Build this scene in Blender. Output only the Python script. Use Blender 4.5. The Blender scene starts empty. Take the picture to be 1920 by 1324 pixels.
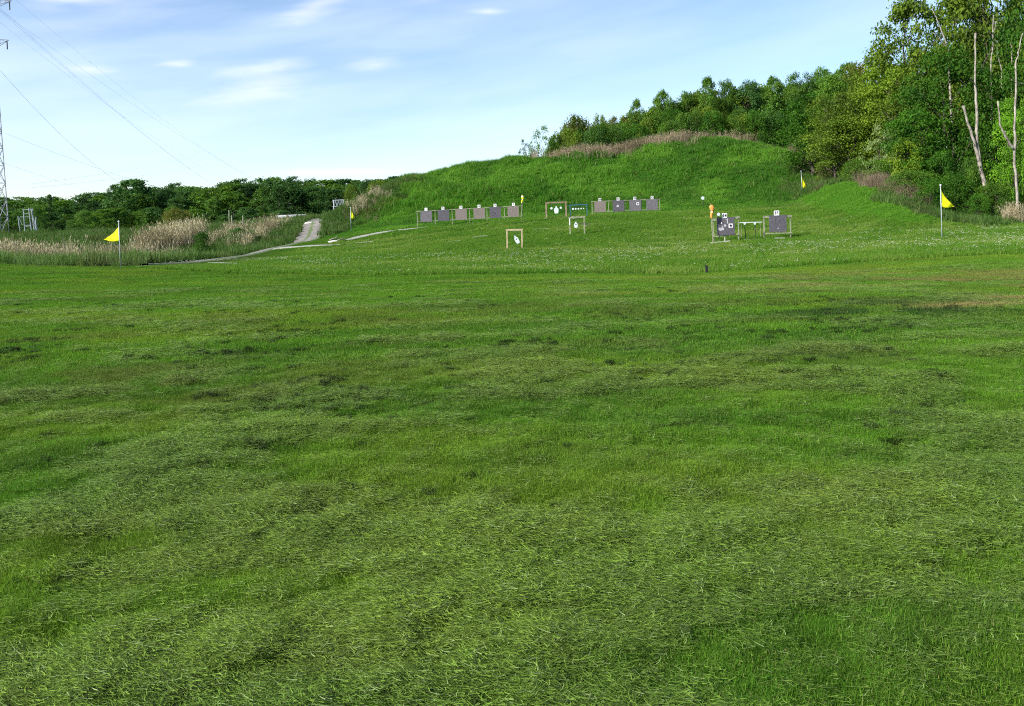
import bpy, math, random
import numpy as np
from mathutils import Vector, Matrix, Euler

scene = bpy.context.scene
col = scene.collection
random.seed(7)
RNG = np.random.default_rng(11)
rad = math.radians

# ------------------------------------------------------------------ camera
FPX, U0, V0 = 1500.0, 960.0, 452.0        # focal length and principal point in pixels of the 1920 px photograph
PITCH, ROLL, EYE = rad(2.0), rad(1.6), 1.6
cF = np.array([0, math.cos(PITCH), -math.sin(PITCH)])
cU0 = np.array([0, math.sin(PITCH), math.cos(PITCH)])
cR0 = np.array([1.0, 0, 0])
cR = cR0 * math.cos(ROLL) - cU0 * math.sin(ROLL)
cU = cU0 * math.cos(ROLL) + cR0 * math.sin(ROLL)
cam_d = bpy.data.cameras.new("camera")
cam = bpy.data.objects.new("camera", cam_d)
col.objects.link(cam)
m = Matrix(((cR[0], cU[0], -cF[0], 0), (cR[1], cU[1], -cF[1], 0), (cR[2], cU[2], -cF[2], EYE), (0, 0, 0, 1)))
cam.matrix_world = m
cam_d.sensor_width = 36
cam_d.lens = 36 * FPX / 1920
cam_d.shift_y = -(662 - V0) / 1920
cam_d.clip_start = 0.05
cam_d.clip_end = 3000
scene.camera = cam

def P(u, v, Y):
    """world point seen at pixel (u, v) standing Y metres ahead"""
    d = cF + cR * ((u - U0) / FPX) + cU * ((V0 - v) / FPX)
    d = d * (Y / d[1])
    return np.array([d[0], Y, EYE + d[2]])

def proj(x, y, z):
    p = np.array([x, y, z - EYE])
    w = p @ cF
    return U0 + FPX * (p @ cR) / w, V0 - FPX * (p @ cU) / w

# ------------------------------------------------------------------ world, sun, exposure
SUN_EL, SUN_AZ = rad(33), rad(238)      # azimuth of the sun, clockwise from +Y
world = bpy.data.worlds.new("World")
scene.world = world
world.use_nodes = True
nt = world.node_tree
nt.nodes.clear()
def N(nt, t, **kw):
    n = nt.nodes.new(t)
    for k, v in kw.items():
        setattr(n, k, v)
    return n
def math_(nt, op, a, b=None, c=None, clamp=False):
    n = nt.nodes.new('ShaderNodeMath'); n.operation = op; n.use_clamp = clamp
    for i, x in enumerate((a, b, c)):
        if x is None: continue
        if isinstance(x, (int, float)): n.inputs[i].default_value = x
        else: nt.links.new(x, n.inputs[i])
    return n.outputs[0]
def mix_(nt, fac, a, b, mode='MIX'):
    n = nt.nodes.new('ShaderNodeMix'); n.data_type = 'RGBA'; n.blend_type = mode
    for s, x in ((0, fac), (6, a), (7, b)):
        if isinstance(x, (int, float)): n.inputs[s].default_value = x
        elif isinstance(x, tuple): n.inputs[s].default_value = (*x[:3], 1)
        else: nt.links.new(x, n.inputs[s])
    return n.outputs[2]
def maprange(nt, x, a, b, c=0.0, d=1.0, smooth=True):
    n = nt.nodes.new('ShaderNodeMapRange')
    n.interpolation_type = 'SMOOTHSTEP' if smooth else 'LINEAR'
    nt.links.new(x, n.inputs[0])
    for i, v in enumerate((a, b, c, d)): n.inputs[1 + i].default_value = v
    return n.outputs[0]

sky = N(nt, 'ShaderNodeTexSky', sky_type='NISHITA')
sky.sun_disc = False
sky.sun_elevation = SUN_EL
sky.sun_rotation = SUN_AZ
sky.air_density = 1.0; sky.dust_density = 0.3; sky.ozone_density = 1.6
tc = N(nt, 'ShaderNodeTexCoord')
sep = N(nt, 'ShaderNodeSeparateXYZ')
nt.links.new(tc.outputs['Generated'], sep.inputs[0])
az = math_(nt, 'ARCTAN2', sep.outputs[0], sep.outputs[1])
el = math_(nt, 'ARCSINE', sep.outputs[2])
comb = N(nt, 'ShaderNodeCombineXYZ')
nt.links.new(math_(nt, 'MULTIPLY', az, 3.0), comb.inputs[0])
nt.links.new(math_(nt, 'ADD', math_(nt, 'MULTIPLY', el, 17.0), math_(nt, 'MULTIPLY', az, -2.2)), comb.inputs[1])
def noise_(nt, vec, scale, detail=5, rough=.55, dist=0.0):
    n = N(nt, 'ShaderNodeTexNoise'); n.inputs['Scale'].default_value = scale
    n.inputs['Detail'].default_value = detail; n.inputs['Roughness'].default_value = rough
    n.inputs['Distortion'].default_value = dist
    if vec is not None: nt.links.new(vec, n.inputs['Vector'])
    return n.outputs[0]
n1 = noise_(nt, comb.outputs[0], 2.2, 7, .6, .4)
n2 = noise_(nt, comb.outputs[0], .9, 4, .5)
def cloud(u, v, wu, wv, tilt=0.0, lo=.05, hi=1.05):
    d = P(u, v, 100.) - np.array([0, 0, EYE]); d /= np.linalg.norm(d)
    a0, e0 = math.atan2(d[0], d[1]), math.asin(d[2])
    da = math_(nt, 'SUBTRACT', az, a0); de = math_(nt, 'SUBTRACT', el, e0)
    de = math_(nt, 'SUBTRACT', de, math_(nt, 'MULTIPLY', da, tilt))
    x = math_(nt, 'DIVIDE', da, wu / FPX); y = math_(nt, 'DIVIDE', de, wv / FPX)
    r = math_(nt, 'SQRT', math_(nt, 'ADD', math_(nt, 'MULTIPLY', x, x), math_(nt, 'MULTIPLY', y, y)))
    g = math_(nt, 'SUBTRACT', 1.0, r)
    return maprange(nt, math_(nt, 'ADD', g, math_(nt, 'MULTIPLY', math_(nt, 'SUBTRACT', n1, .5), 1.9)), lo, hi + .45)
def addm(lst):
    s = lst[0]
    for x in lst[1:]: s = math_(nt, 'MAXIMUM', s, x)
    return s
white = addm([cloud(490, 168, 150, 36, .18), cloud(480, 130, 110, 24, .1), cloud(705, 121, 90, 24, .1), cloud(590, 12, 100, 26, .35),
              cloud(165, 130, 60, 14), cloud(340, 122, 50, 12), cloud(915, 22, 45, 8), cloud(140, 0, 90, 14), cloud(640, 322, 160, 10)])
grey = addm([cloud(235, 22, 150, 46, .3), cloud(130, 52, 140, 26, .1), cloud(790, 2, 70, 12, .1), cloud(90, 15, 60, 22)])
base = mix_(nt, 1.0, sky.outputs[0], (.97, 1.03, 1.11), 'MULTIPLY')
hz = maprange(nt, el, 0.0, 0.34, 1.0, 0.0, False)
# thin high cirrus veil, thicker to the left and low down
veil = math_(nt, 'MULTIPLY', maprange(nt, n2, .25, .75), maprange(nt, az, -.75, .35, .50, .30))
veil = math_(nt, 'ADD', veil, math_(nt, 'MULTIPLY', hz, .08))
c1 = mix_(nt, veil, base, (5.9, 6.8, 8.7))
c2 = mix_(nt, math_(nt, 'MULTIPLY', grey, .55), c1, (4.3, 5.0, 7.2))
c3 = mix_(nt, math_(nt, 'MULTIPLY', white, .62), c2, (7.2, 7.3, 8.2))
bg = N(nt, 'ShaderNodeBackground'); bg.inputs[1].default_value = 0.09
nt.links.new(c3, bg.inputs[0])
out = N(nt, 'ShaderNodeOutputWorld'); nt.links.new(bg.outputs[0], out.inputs[0])

sun_d = bpy.data.lights.new("sun", 'SUN')
sun_d.energy = 4.3; sun_d.angle = rad(1.5); sun_d.color = (1.0, .95, .86)
sun = bpy.data.objects.new("sun", sun_d); col.objects.link(sun)
sd = Vector((math.sin(SUN_AZ) * math.cos(SUN_EL), math.cos(SUN_AZ) * math.cos(SUN_EL), math.sin(SUN_EL)))
sun.rotation_euler = sd.to_track_quat('Z', 'Y').to_euler()
sun.location = (0, 0, 60)

vs = scene.view_settings
vs.view_transform = 'Standard'; vs.look = 'None'; vs.gamma = 1; vs.exposure = 0.95; vs.use_curve_mapping = False
cy = scene.cycles
cy.adaptive_threshold = 0.03; cy.max_bounces = 4; cy.diffuse_bounces = 2; cy.glossy_bounces = 1; cy.transmission_bounces = 3; cy.transparent_max_bounces = 4
cy.use_denoising = False
cy.pixel_filter_type = 'BLACKMAN_HARRIS'
cy.filter_width = 1.1

# ------------------------------------------------------------------ helpers
def _h(i, j, s):
    n = (i * 374761393 + j * 668265263 + s * 1274126177) & 0xffffffff
    n = ((n ^ (n >> 13)) * 1274126177) & 0xffffffff
    return ((n ^ (n >> 16)) & 0xffff) / 65535.0
def vnoise(x, y, s=0):
    x = np.asarray(x, float); y = np.asarray(y, float)
    i = np.floor(x).astype(np.int64); j = np.floor(y).astype(np.int64)
    fx = x - i; fy = y - j
    fx = fx * fx * (3 - 2 * fx); fy = fy * fy * (3 - 2 * fy)
    return (_h(i, j, s) * (1 - fx) + _h(i + 1, j, s) * fx) * (1 - fy) + (_h(i, j + 1, s) * (1 - fx) + _h(i + 1, j + 1, s) * fx) * fy
def fbm(x, y, s=0, o=4):
    r = 0; a = .5; t = 0
    for k in range(o):
        r = r + a * vnoise(x * 2 ** k + 17.3 * k, y * 2 ** k - 9.1 * k, s + k); t += a; a *= .55
    return r / t
def sstep(x, a, b):
    t = np.clip((x - a) / (b - a), 0, 1); return t * t * (3 - 2 * t)

def tag(o, label=None, cat=None, group=None, kind=None):
    if label: o['label'] = label
    if cat: o['category'] = cat
    if group: o['group'] = group
    if kind: o['kind'] = kind
    return o
def link(name, me, parent=None, loc=None, rot=None):
    o = bpy.data.objects.new(name, me); col.objects.link(o)
    if parent: o.parent = parent
    if loc is not None: o.location = loc
    if rot is not None: o.rotation_euler = rot
    return o
def np_mesh(name, verts, faces, mat=None, smooth=False):
    """faces: (n,k) array of one polygon size"""
    me = bpy.data.meshes.new(name)
    verts = np.asarray(verts, np.float32); faces = np.asarray(faces, np.int32)
    n, k = faces.shape
    me.vertices.add(len(verts)); me.vertices.foreach_set('co', verts.ravel())
    me.loops.add(n * k); me.loops.foreach_set('vertex_index', faces.ravel())
    me.polygons.add(n); me.polygons.foreach_set('loop_start', np.arange(0, n * k, k, dtype=np.int32))
    me.update(calc_edges=True)
    me.polygons.foreach_set('use_smooth', np.full(n, smooth))
    if mat: me.materials.append(mat)
    return me
class MB:
    def __init__(s): s.v = []; s.f = []; s.mi = []; s.cur = 0
    def add(s, vs, fs):
        b = len(s.v); s.v += [tuple(map(float, v)) for v in vs]; s.f += [tuple(b + i for i in f) for f in fs]; s.mi += [s.cur] * len(fs)
    def box(s, c, sz, R=None, bev=0.0):
        hx, hy, hz = sz[0] / 2, sz[1] / 2, sz[2] / 2
        pts = [Vector((x * hx, y * hy, z * hz)) for x in (-1, 1) for y in (-1, 1) for z in (-1, 1)]
        if R is not None: pts = [R @ p for p in pts]
        c = Vector(c)
        s.add([p + c for p in pts], [(0, 1, 3, 2), (4, 6, 7, 5), (0, 4, 5, 1), (2, 3, 7, 6), (0, 2, 6, 4), (1, 5, 7, 3)])
    def beam(s, a, b, w, d):
        a, b = Vector(a), Vector(b); L = (b - a).length
        R = (b - a).to_track_quat('X', 'Z').to_matrix()
        s.box((a + b) / 2, (L, w, d), R)
    def tube(s, pts, rads, n=8, cap=True):
        pts = [Vector(p) for p in pts]; rings = []
        if not hasattr(rads, '__len__'): rads = [rads] * len(pts)
        ref = Vector((.31, .93, .17)).normalized()
        vs = []
        for i, p in enumerate(pts):
            t = (pts[min(i + 1, len(pts) - 1)] - pts[max(i - 1, 0)]).normalized()
            a = t.cross(ref).normalized(); b = t.cross(a)
            for k in range(n):
                th = 2 * math.pi * k / n
                vs.append(p + (a * math.cos(th) + b * math.sin(th)) * rads[i])
        fs = []
        for i in range(len(pts) - 1):
            for k in range(n):
                fs.append((i * n + k, i * n + (k + 1) % n, (i + 1) * n + (k + 1) % n, (i + 1) * n + k))
        if cap: fs += [tuple(range(n))[::-1], tuple((len(pts) - 1) * n + k for k in range(n))]
        s.add(vs, fs)
    def disc(s, c, r, t, nrm=(0, -1, 0), n=20):
        nrm = Vector(nrm).normalized(); c = Vector(c)
        s.tube([c + nrm * t / 2, c - nrm * t / 2], r, n)
    def build(s, name, mats, parent=None, loc=None, smooth=False):
        me = bpy.data.meshes.new(name); me.from_pydata(s.v, [], s.f); me.update()
        for mt in (mats if isinstance(mats, (list, tuple)) else [mats]): me.materials.append(mt)
        me.polygons.foreach_set('material_index', s.mi)
        me.polygons.foreach_set('use_smooth', [smooth] * len(s.f))
        import bmesh
        bm = bmesh.new(); bm.from_mesh(me); bmesh.ops.recalc_face_normals(bm, faces=bm.faces); bm.to_mesh(me); bm.free()
        return link(name, me, parent, loc)
def empty(name, loc, label, cat, group=None, rot=None):
    o = link(name, None, None, loc, rot); o.empty_display_size = .3
    return tag(o, label, cat, group)
def copy_tree(root):
    r = root.copy(); col.objects.link(r)
    for ch in list(root.children):
        c = ch.copy(); col.objects.link(c); c.parent = r
        for g in list(ch.children):
            d = g.copy(); col.objects.link(d); d.parent = c
    return r

# ------------------------------------------------------------------ materials
def mat_new(name):
    mt = bpy.data.materials.new(name); mt.use_nodes = True; t = mt.node_tree; t.nodes.clear()
    return mt, t
def surf(name, color, rough=.8, var=.25, scale=8., bump=.3, spec=.3, metal=0., second=None, bscale=None):
    mt, t = mat_new(name)
    tcn = N(t, 'ShaderNodeTexCoord'); ns = noise_(t, tcn.outputs['Object'], scale, 6, .65)
    dark = tuple(c * (1 - var) for c in color); lite = tuple(min(1, c * (1 + var)) for c in color)
    c = mix_(t, maprange(t, ns, .3, .7), dark, second or lite)
    p = N(t, 'ShaderNodeBsdfPrincipled'); t.links.new(c, p.inputs['Base Color'])
    p.inputs['Roughness'].default_value = rough; p.inputs['Metallic'].default_value = metal
    p.inputs['Specular IOR Level'].default_value = spec
    if bump:
        b = N(t, 'ShaderNodeBump'); b.inputs['Strength'].default_value = bump; b.inputs['Distance'].default_value = .02
        t.links.new(noise_(t, tcn.outputs['Object'], bscale or scale * 4, 5), b.inputs['Height']); t.links.new(b.outputs[0], p.inputs['Normal'])
    o = N(t, 'ShaderNodeOutputMaterial'); t.links.new(p.outputs[0], o.inputs[0])
    return mt
def leafmat(name, c1, c2, c3=None, trans=.35, nscale=.9, var=.3, spec=.12, rough=.6):
    mt, t = mat_new(name)
    geo = N(t, 'ShaderNodeNewGeometry'); oi = N(t, 'ShaderNodeObjectInfo')
    n = noise_(t, geo.outputs['Position'], nscale, 3, .6)
    c = mix_(t, maprange(t, n, .34, .66), c1, c2)
    if c3: c = mix_(t, maprange(t, noise_(t, geo.outputs['Position'], nscale * .35, 2, .5), .5, .72), c, c3)
    rnd = math_(t, 'MULTIPLY_ADD', oi.outputs['Random'], var, 1 - var / 2)
    isl = math_(t, 'MULTIPLY_ADD', geo.outputs['Random Per Island'], .5, .75)
    v = math_(t, 'MULTIPLY', rnd, isl)
    cc = N(t, 'ShaderNodeVectorMath', operation='SCALE'); t.links.new(c, cc.inputs[0]); t.links.new(v, cc.inputs['Scale'])
    return leaf_out(mt, t, cc.outputs[0], trans, spec, rough)
def leaf_out(mt, t, c, trans, spec, rough):
    p = N(t, 'ShaderNodeBsdfPrincipled'); t.links.new(c, p.inputs['Base Color']); p.inputs['Roughness'].default_value = rough
    p.inputs['Specular IOR Level'].default_value = spec
    tr = N(t, 'ShaderNodeBsdfTranslucent')
    tcol = mix_(t, 1.0, c, (1.15, 1.25, .55), 'MULTIPLY'); t.links.new(tcol, tr.inputs[0])
    mx = N(t, 'ShaderNodeMixShader'); mx.inputs[0].default_value = trans
    t.links.new(p.outputs[0], mx.inputs[1]); t.links.new(tr.outputs[0], mx.inputs[2])
    o = N(t, 'ShaderNodeOutputMaterial'); t.links.new(mx.outputs[0], o.inputs[0])
    return mt
def tintmat(name, attr_type, mul=(1, 1, 1), trans=.3, var=.5, dry=None, dryf=.12, spec=.2, rough=.65, bump=False):
    """grass coloured by the 'tint' stored on each tuft (or terrain vertex)"""
    mt, t = mat_new(name)
    at = N(t, 'ShaderNodeAttribute', attribute_name='tint', attribute_type=attr_type)
    c = mix_(t, 1.0, at.outputs['Color'], mul, 'MULTIPLY')
    geo = N(t, 'ShaderNodeNewGeometry')
    if attr_type == 'INSTANCER':
        if dry:
            k = math_(t, 'GREATER_THAN', geo.outputs['Random Per Island'], 1 - dryf)
            c = mix_(t, k, c, dry)
        wn = N(t, 'ShaderNodeTexWhiteNoise', noise_dimensions='1D')
        t.links.new(geo.outputs['Random Per Island'], wn.inputs['W'])
        v = math_(t, 'MULTIPLY_ADD', wn.outputs['Value'], var * 2, 1 - var)
    else:
        n = noise_(t, geo.outputs['Position'], 9.0, 8, .75)
        v = maprange(t, n, .3, .7, 1 - var, 1 + var, False)
    cc = N(t, 'ShaderNodeVectorMath', operation='SCALE'); t.links.new(c, cc.inputs[0]); t.links.new(v, cc.inputs['Scale'])
    return leaf_out(mt, t, cc.outputs[0], trans, spec, rough)

# ------------------------------------------------------------------ terrain
CT = []
def ctl(u, v, Y): p = P(u, v, Y); CT.append((p[0], p[1], p[2]))
for x, y in ((-8, -10), (8, -10), (-60, -60), (60, -60), (0, 2), (-4, 5), (4, 5)): CT.append((x, y, 0.0))
CT += [(-5, 10, -.08), (5, 10, 0.0), (0, 10, -.04)]
for a in ((900, 517, 30), (1325, 511, 30), (1600, 493, 30), (1920, 474, 31), (600, 517, 34), (420, 510, 38), (225, 503, 44), (-30, 501, 44),
          (965, 467, 48), (1080, 440, 54), (1337, 455, 48), (1385, 450, 48), (1433, 449, 49), (1483, 448, 49), (1766, 451, 42),
          (1110, 404, 74), (1237, 397, 74), (1318, 389, 76), (978, 413, 74), (880, 418, 74), (783, 426.7, 74), (658, 434, 80), (1503, 379, 78),
          (1042, 409, 66), (1640, 412, 56), (1900, 405, 62), (2100, 400, 60), (1880, 432, 48), (1700, 425, 50),
          (50, 506, 58), (200, 508, 58), (380, 494, 62), (-200, 508, 60), (300, 472, 85), (100, 462, 92), (-100, 458, 98),
          (480, 473, 67), (400, 488, 58), (330, 496, 53), (540, 461, 74), (578, 449, 81), (588, 431, 90), (590, 420, 98), (603, 411, 108), (520, 474, 76), (430, 490, 66), (600, 414, 125), (650, 430, 92), (700, 470, 56), (700, 450, 66),
          (300, 428, 150), (0, 428, 150), (500, 420, 150), (-300, 430, 150)): ctl(*a)
for x, y, z in ((-60, 230, 2), (-150, 230, 2), (0, 230, 6), (100, 230, 12), (20, 125, 6.5), (45, 120, 9), (70, 110, 7), (0, 125, 4), (75, 75, 3), (95, 100, 8), (-250, 200, 0), (250, 250, 14), (-400, 500, 4), (400, 500, 16), (0, 600, 6), (-500, -400, 0), (500, -400, 0), (60, 20, .6), (-60, 20, -1.6)):
    CT.append((x, y, z))
CT = np.array(CT)
def tps_k(r2): return r2 * np.log(r2 + 1e-9)
def _fit():
    X = CT[:, :2] / 50; n = len(X)
    d2 = ((X[:, None] - X[None]) ** 2).sum(-1)
    A = np.zeros((n + 3, n + 3)); A[:n, :n] = tps_k(d2) + np.eye(n) * .002
    A[:n, n] = 1; A[:n, n + 1:] = X; A[n, :n] = 1; A[n + 1:, :n] = X.T
    return np.linalg.solve(A, np.concatenate([CT[:, 2], [0, 0, 0]]))
WT = _fit()
def base_h(x, y):
    x = np.clip(np.asarray(x, float), -520, 520); y = np.clip(np.asarray(y, float), -420, 620)
    s = x.shape; q = np.stack([x.ravel(), y.ravel()], -1) / 50; X = CT[:, :2] / 50; n = len(X)
    r = np.empty(len(q))
    for i in range(0, len(q), 20000):
        k = q[i:i + 20000]; d2 = ((k[:, None] - X[None]) ** 2).sum(-1)
        r[i:i + 20000] = tps_k(d2) @ WT[:n] + WT[n] + k @ WT[n + 1:]
    r = r.reshape(s)
    d = np.hypot(x, y)
    return r * sstep(d, 2, 12)
BERM = np.array([P(*a) for a in ((668, 400, 96), (715, 374, 97), (790, 330, 98), (880, 310, 98), (960, 298, 98), (1060, 295, 98), (1150, 288, 99), (1230, 276, 99), (1300, 266, 99), (1360, 263, 98), (1430, 273, 97), (1490, 294, 95), (1525, 326, 92))])
SIDE = np.array([P(*a) for a in ((1545, 340, 88), (1580, 341, 74), (1612, 347, 66), (1660, 368, 58), (1705, 394, 52))])
def ridge(x, y, pl, slope, rnd):
    best = np.full(x.shape, -99.0)
    for a, b in zip(pl[:-1], pl[1:]):
        ab = b[:2] - a[:2]; L2 = ab @ ab
        t = np.clip(((x - a[0]) * ab[0] + (y - a[1]) * ab[1]) / L2, 0, 1)
        d = np.hypot(x - a[0] - t * ab[0], y - a[1] - t * ab[1])
        h = a[2] + t * (b[2] - a[2]) - slope * (np.sqrt(d * d + rnd * rnd) - rnd)
        best = np.maximum(best, h)
    return best
def smax(a, b, k):
    h = np.clip(.5 + .5 * (a - b) / k, 0, 1); return b + (a - b) * h + k * h * (1 - h)
RP = np.array([(-23.1, 50), (-22.3, 53), (-21.3, 57), (-21.2, 66), (-20.5, 73), (-20.4, 80), (-22.2, 90), (-24.5, 98), (-25.6, 106)])
def roadd(x, y):
    best = np.full(x.shape, 99.0)
    for a, b in zip(RP[:-1], RP[1:]):
        ab = b - a; t = np.clip(((x - a[0]) * ab[0] + (y - a[1]) * ab[1]) / (ab @ ab), 0, 1); best = np.minimum(best, np.hypot(x - a[0] - t * ab[0], y - a[1] - t * ab[1]))
    return best
def H(x, y):
    x = np.asarray(x, float); y = np.asarray(y, float)
    g = base_h(x, y)
    m1 = ridge(x, y, BERM, .47, 1.2); m2 = ridge(x, y, SIDE, .5, .8)
    r = smax(g, m1, 1.6); r = smax(r, m2, .8)
    d = np.hypot(x, y)
    onb = sstep(np.maximum(m1, m2) - g, -.5, .5)
    r = r + (fbm(x / 1.8, y / 1.8, 3, 3) - .5) * (.05 + .05 * sstep(d, 30, 50) + .5 * onb) * (1 - .85 * np.exp(-(roadd(x, y) / 3.0) ** 2))
    r = r + (fbm(x / .26, y / .20, 8, 3) - .5) * .10 * sstep(d, .5, 2) * (1 - sstep(d, 7, 14))
    r = r + (fbm(x / 7, y / 7, 5, 3) - .5) * (.16 * sstep(d, 4, 20) + .5 * onb)
    return r
# polar grid sheet round the camera: dense ahead, reaching the horizon
th = np.concatenate([np.linspace(-180, -56, 40, endpoint=False), np.linspace(-56, 52, 560, endpoint=False), np.linspace(52, 180, 40, endpoint=False)])
th = np.radians(th)
rr = np.concatenate([np.linspace(.35, 3, 40, endpoint=False), np.exp(np.linspace(math.log(3), math.log(60), 260, endpoint=False)), np.linspace(60, 125, 170, endpoint=False), np.exp(np.linspace(math.log(125), math.log(1800), 50))])
TH, RR = np.meshgrid(th, rr)
GX, GY = RR * np.sin(TH), RR * np.cos(TH)
GZ = H(GX, GY)
nth, nr = len(th), len(rr)
def G(x, y):
    """height of the ground sheet itself (bilinear in its own grid)"""
    x = np.asarray(x, float); y = np.asarray(y, float)
    t = np.arctan2(x, y); r = np.hypot(x, y)
    i = np.interp(t, th, np.arange(nth)); j = np.interp(r, rr, np.arange(nr))
    i0 = np.clip(np.floor(i).astype(int), 0, nth - 2); j0 = np.clip(np.floor(j).astype(int), 0, nr - 2)
    fi = i - i0; fj = j - j0
    return (GZ[j0, i0] * (1 - fi) + GZ[j0, i0 + 1] * fi) * (1 - fj) + (GZ[j0 + 1, i0] * (1 - fi) + GZ[j0 + 1, i0 + 1] * fi) * fj
def at(u, Y):
    """ground point in image column u, Y metres ahead"""
    v = 430.0
    for _ in range(4):
        x = P(u, v, Y)[0]; z = float(G(x, Y)); uu, v = proj(x, Y, z)
        x += (u - uu) / FPX * Y
    return np.array([x, Y, float(G(x, Y))])

# mown lawn edge as a polyline (x -> y of the edge)
EDGE = np.array(sorted([tuple(P(*a)[:2]) for a in ((-400, 500, 44), (-30, 501, 44.5), (225, 503, 44.2), (420, 510, 38), (600, 516, 34), (900, 517, 30), (1325, 511, 30), (1600, 493, 30), (1920, 474, 31), (2300, 460, 32))]))
def edge_y(x): return np.interp(x, EDGE[:, 0], EDGE[:, 1])
def mown(x, y): return y < edge_y(x) + (fbm(x / 1.5, y / 1.5, 40, 3) - .5) * .9
def gblob(x, y, u, v, Y, wx, wy):
    p = P(u, v, Y); return np.exp(-(((x - p[0]) / wx) ** 2 + ((y - p[1]) / wy) ** 2))
def tint(x, y):
    x = np.asarray(x, float); y = np.asarray(y, float)
    d = np.hypot(x, y)[..., None]
    def C(*c): return np.array(c, float)
    def mixc(a, b, f): return a * (1 - f[..., None]) + b * f[..., None]
    fresh = C(.100, .215, .022); deep = C(.042, .118, .016); yel = C(.165, .235, .03); brn = C(.135, .135, .05); blue = C(.07, .145, .032)
    # horizontal mowing streaks with patches
    a = fbm(x / 2.6, y / .9, 50, 4); b = fbm(x / 6, y / 2.2, 60, 4); c = fbm(x / 1.3, y / 1.0, 70, 3)
    lawn = mixc(fresh + 0 * d, deep, sstep(a, .46, .66) * .5)
    lawn = mixc(lawn, yel, sstep(b, .52, .72) * .6)
    lawn = mixc(lawn, blue, sstep(c, .55, .75) * .3)
    br = sstep(fbm(x / 1.6, y / .8, 80, 4), .56, .70) * sstep(d[..., 0], 5, 10) * .32
    lawn = mixc(lawn, brn, br)
    # worn brown and dark weedy ground to the right, dull area to the left
    w = gblob(x, y, 1800, 525, 20, 5.5, 4.5); n = fbm(x / .9, y / .8, 90, 4)
    lawn = mixc(lawn, C(.20, .17, .08), np.clip(w * sstep(n, .46, .64) * .95, 0, 1))
    w = gblob(x, y, 1560, 520, 22, 5, 3.0)
    lawn = mixc(lawn, C(.17, .16, .06), np.clip(w * sstep(n, .46, .66) * .8, 0, 1))
    w = gblob(x, y, 1700, 585, 12.5, 3.8, 1.6)
    lawn = mixc(lawn, C(.035, .085, .022), np.clip(w * 1.2, 0, 1) * sstep(n, .34, .5))
    w = gblob(x, y, 1830, 590, 12.5, .9, .35) + gblob(x, y, 1905, 572, 13.8, .6, .5)
    lawn = mixc(lawn, C(.30, .22, .13), np.clip(w * 1.1, 0, 1))
    w = gblob(x, y, 200, 720, 8, 2.6, 1.7) + gblob(x, y, 800, 588, 14, 7, 1.8) * .8
    lawn = mixc(lawn, C(.105, .12, .035), np.clip(w, 0, 1) * sstep(n, .40, .58) * .8)
    # unmown strip and range floor
    rough = C(.075, .165, .022); r2 = C(.13, .205, .05); r3 = C(.045, .13, .014)
    e = fbm(x / 5, y / 2.5, 100, 4); f = fbm(x / 2, y / 1.2, 110, 3)
    far = mixc(rough + 0 * d, r2, sstep(e, .48, .64) * .8); far = mixc(far, r3, sstep(f, .5, .7) * .7)
    m1 = ridge(x, y, BERM, .47, 1.2); m2 = ridge(x, y, SIDE, .5, .8); g = GB(x, y) if False else None
    berm = mixc(C(.054, .160, .018) + 0 * d, C(.088, .215, .030), sstep(fbm(x / 9, y / 4, 120, 4), .42, .62))
    berm = mixc(berm, C(.036, .115, .018), sstep(fbm(x / 3, y / 3, 125, 3), .5, .68) * .7)
    far = mixc(far, berm, sstep(y + 1.5 * (e - .5), 69, 76) * sstep(x, -26, -16))
    far = mixc(far, C(.075, .195, .022) + 0 * d, sstep(m2 - base_approx(x, y), .2, .6))
    # marshy weeds to the left of the track, scrubby left shoulder
    scr = mixc(C(.055, .105, .026) + 0 * d, C(.10, .115, .045), sstep(fbm(x / 4, y / 3, 130, 4), .5, .68))
    k = sstep(-x - 14 - (110 - y) * .30 * 0 - np.clip((y - 46) * .06, 0, 5), 1.5, 6) * sstep(y, 46, 52)
    k = np.maximum(k, sstep(y, 99, 103))
    sh = sstep(-x - 12, 0, 4) * sstep(y, 84, 89)
    far = mixc(far, scr, np.clip(np.maximum(k, sh), 0, 1))
    lawn = lawn * np.array([.81, .85, .85]) * (.72 + .56 * fbm(x / .13, y / .09, 140, 2))[..., None]
    return mixc(far, lawn, mown(x, y).astype(float))
def base_approx(x, y):
    return BG(x, y)
# coarse grid of the base height for cheap look-ups
bgx = np.linspace(-150, 150, 151); bgy = np.linspace(-20, 260, 141)
_bx, _by = np.meshgrid(bgx, bgy); _bz = base_h(_bx, _by)
def BG(x, y):
    i = np.clip((x + 150) / 2, 0, 149.999); j = np.clip((y + 20) / 2, 0, 139.999)
    i0 = i.astype(int); j0 = j.astype(int); fi = i - i0; fj = j - j0
    return (_bz[j0, i0] * (1 - fi) + _bz[j0, i0 + 1] * fi) * (1 - fj) + (_bz[j0 + 1, i0] * (1 - fi) + _bz[j0 + 1, i0 + 1] * fi) * fj

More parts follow.
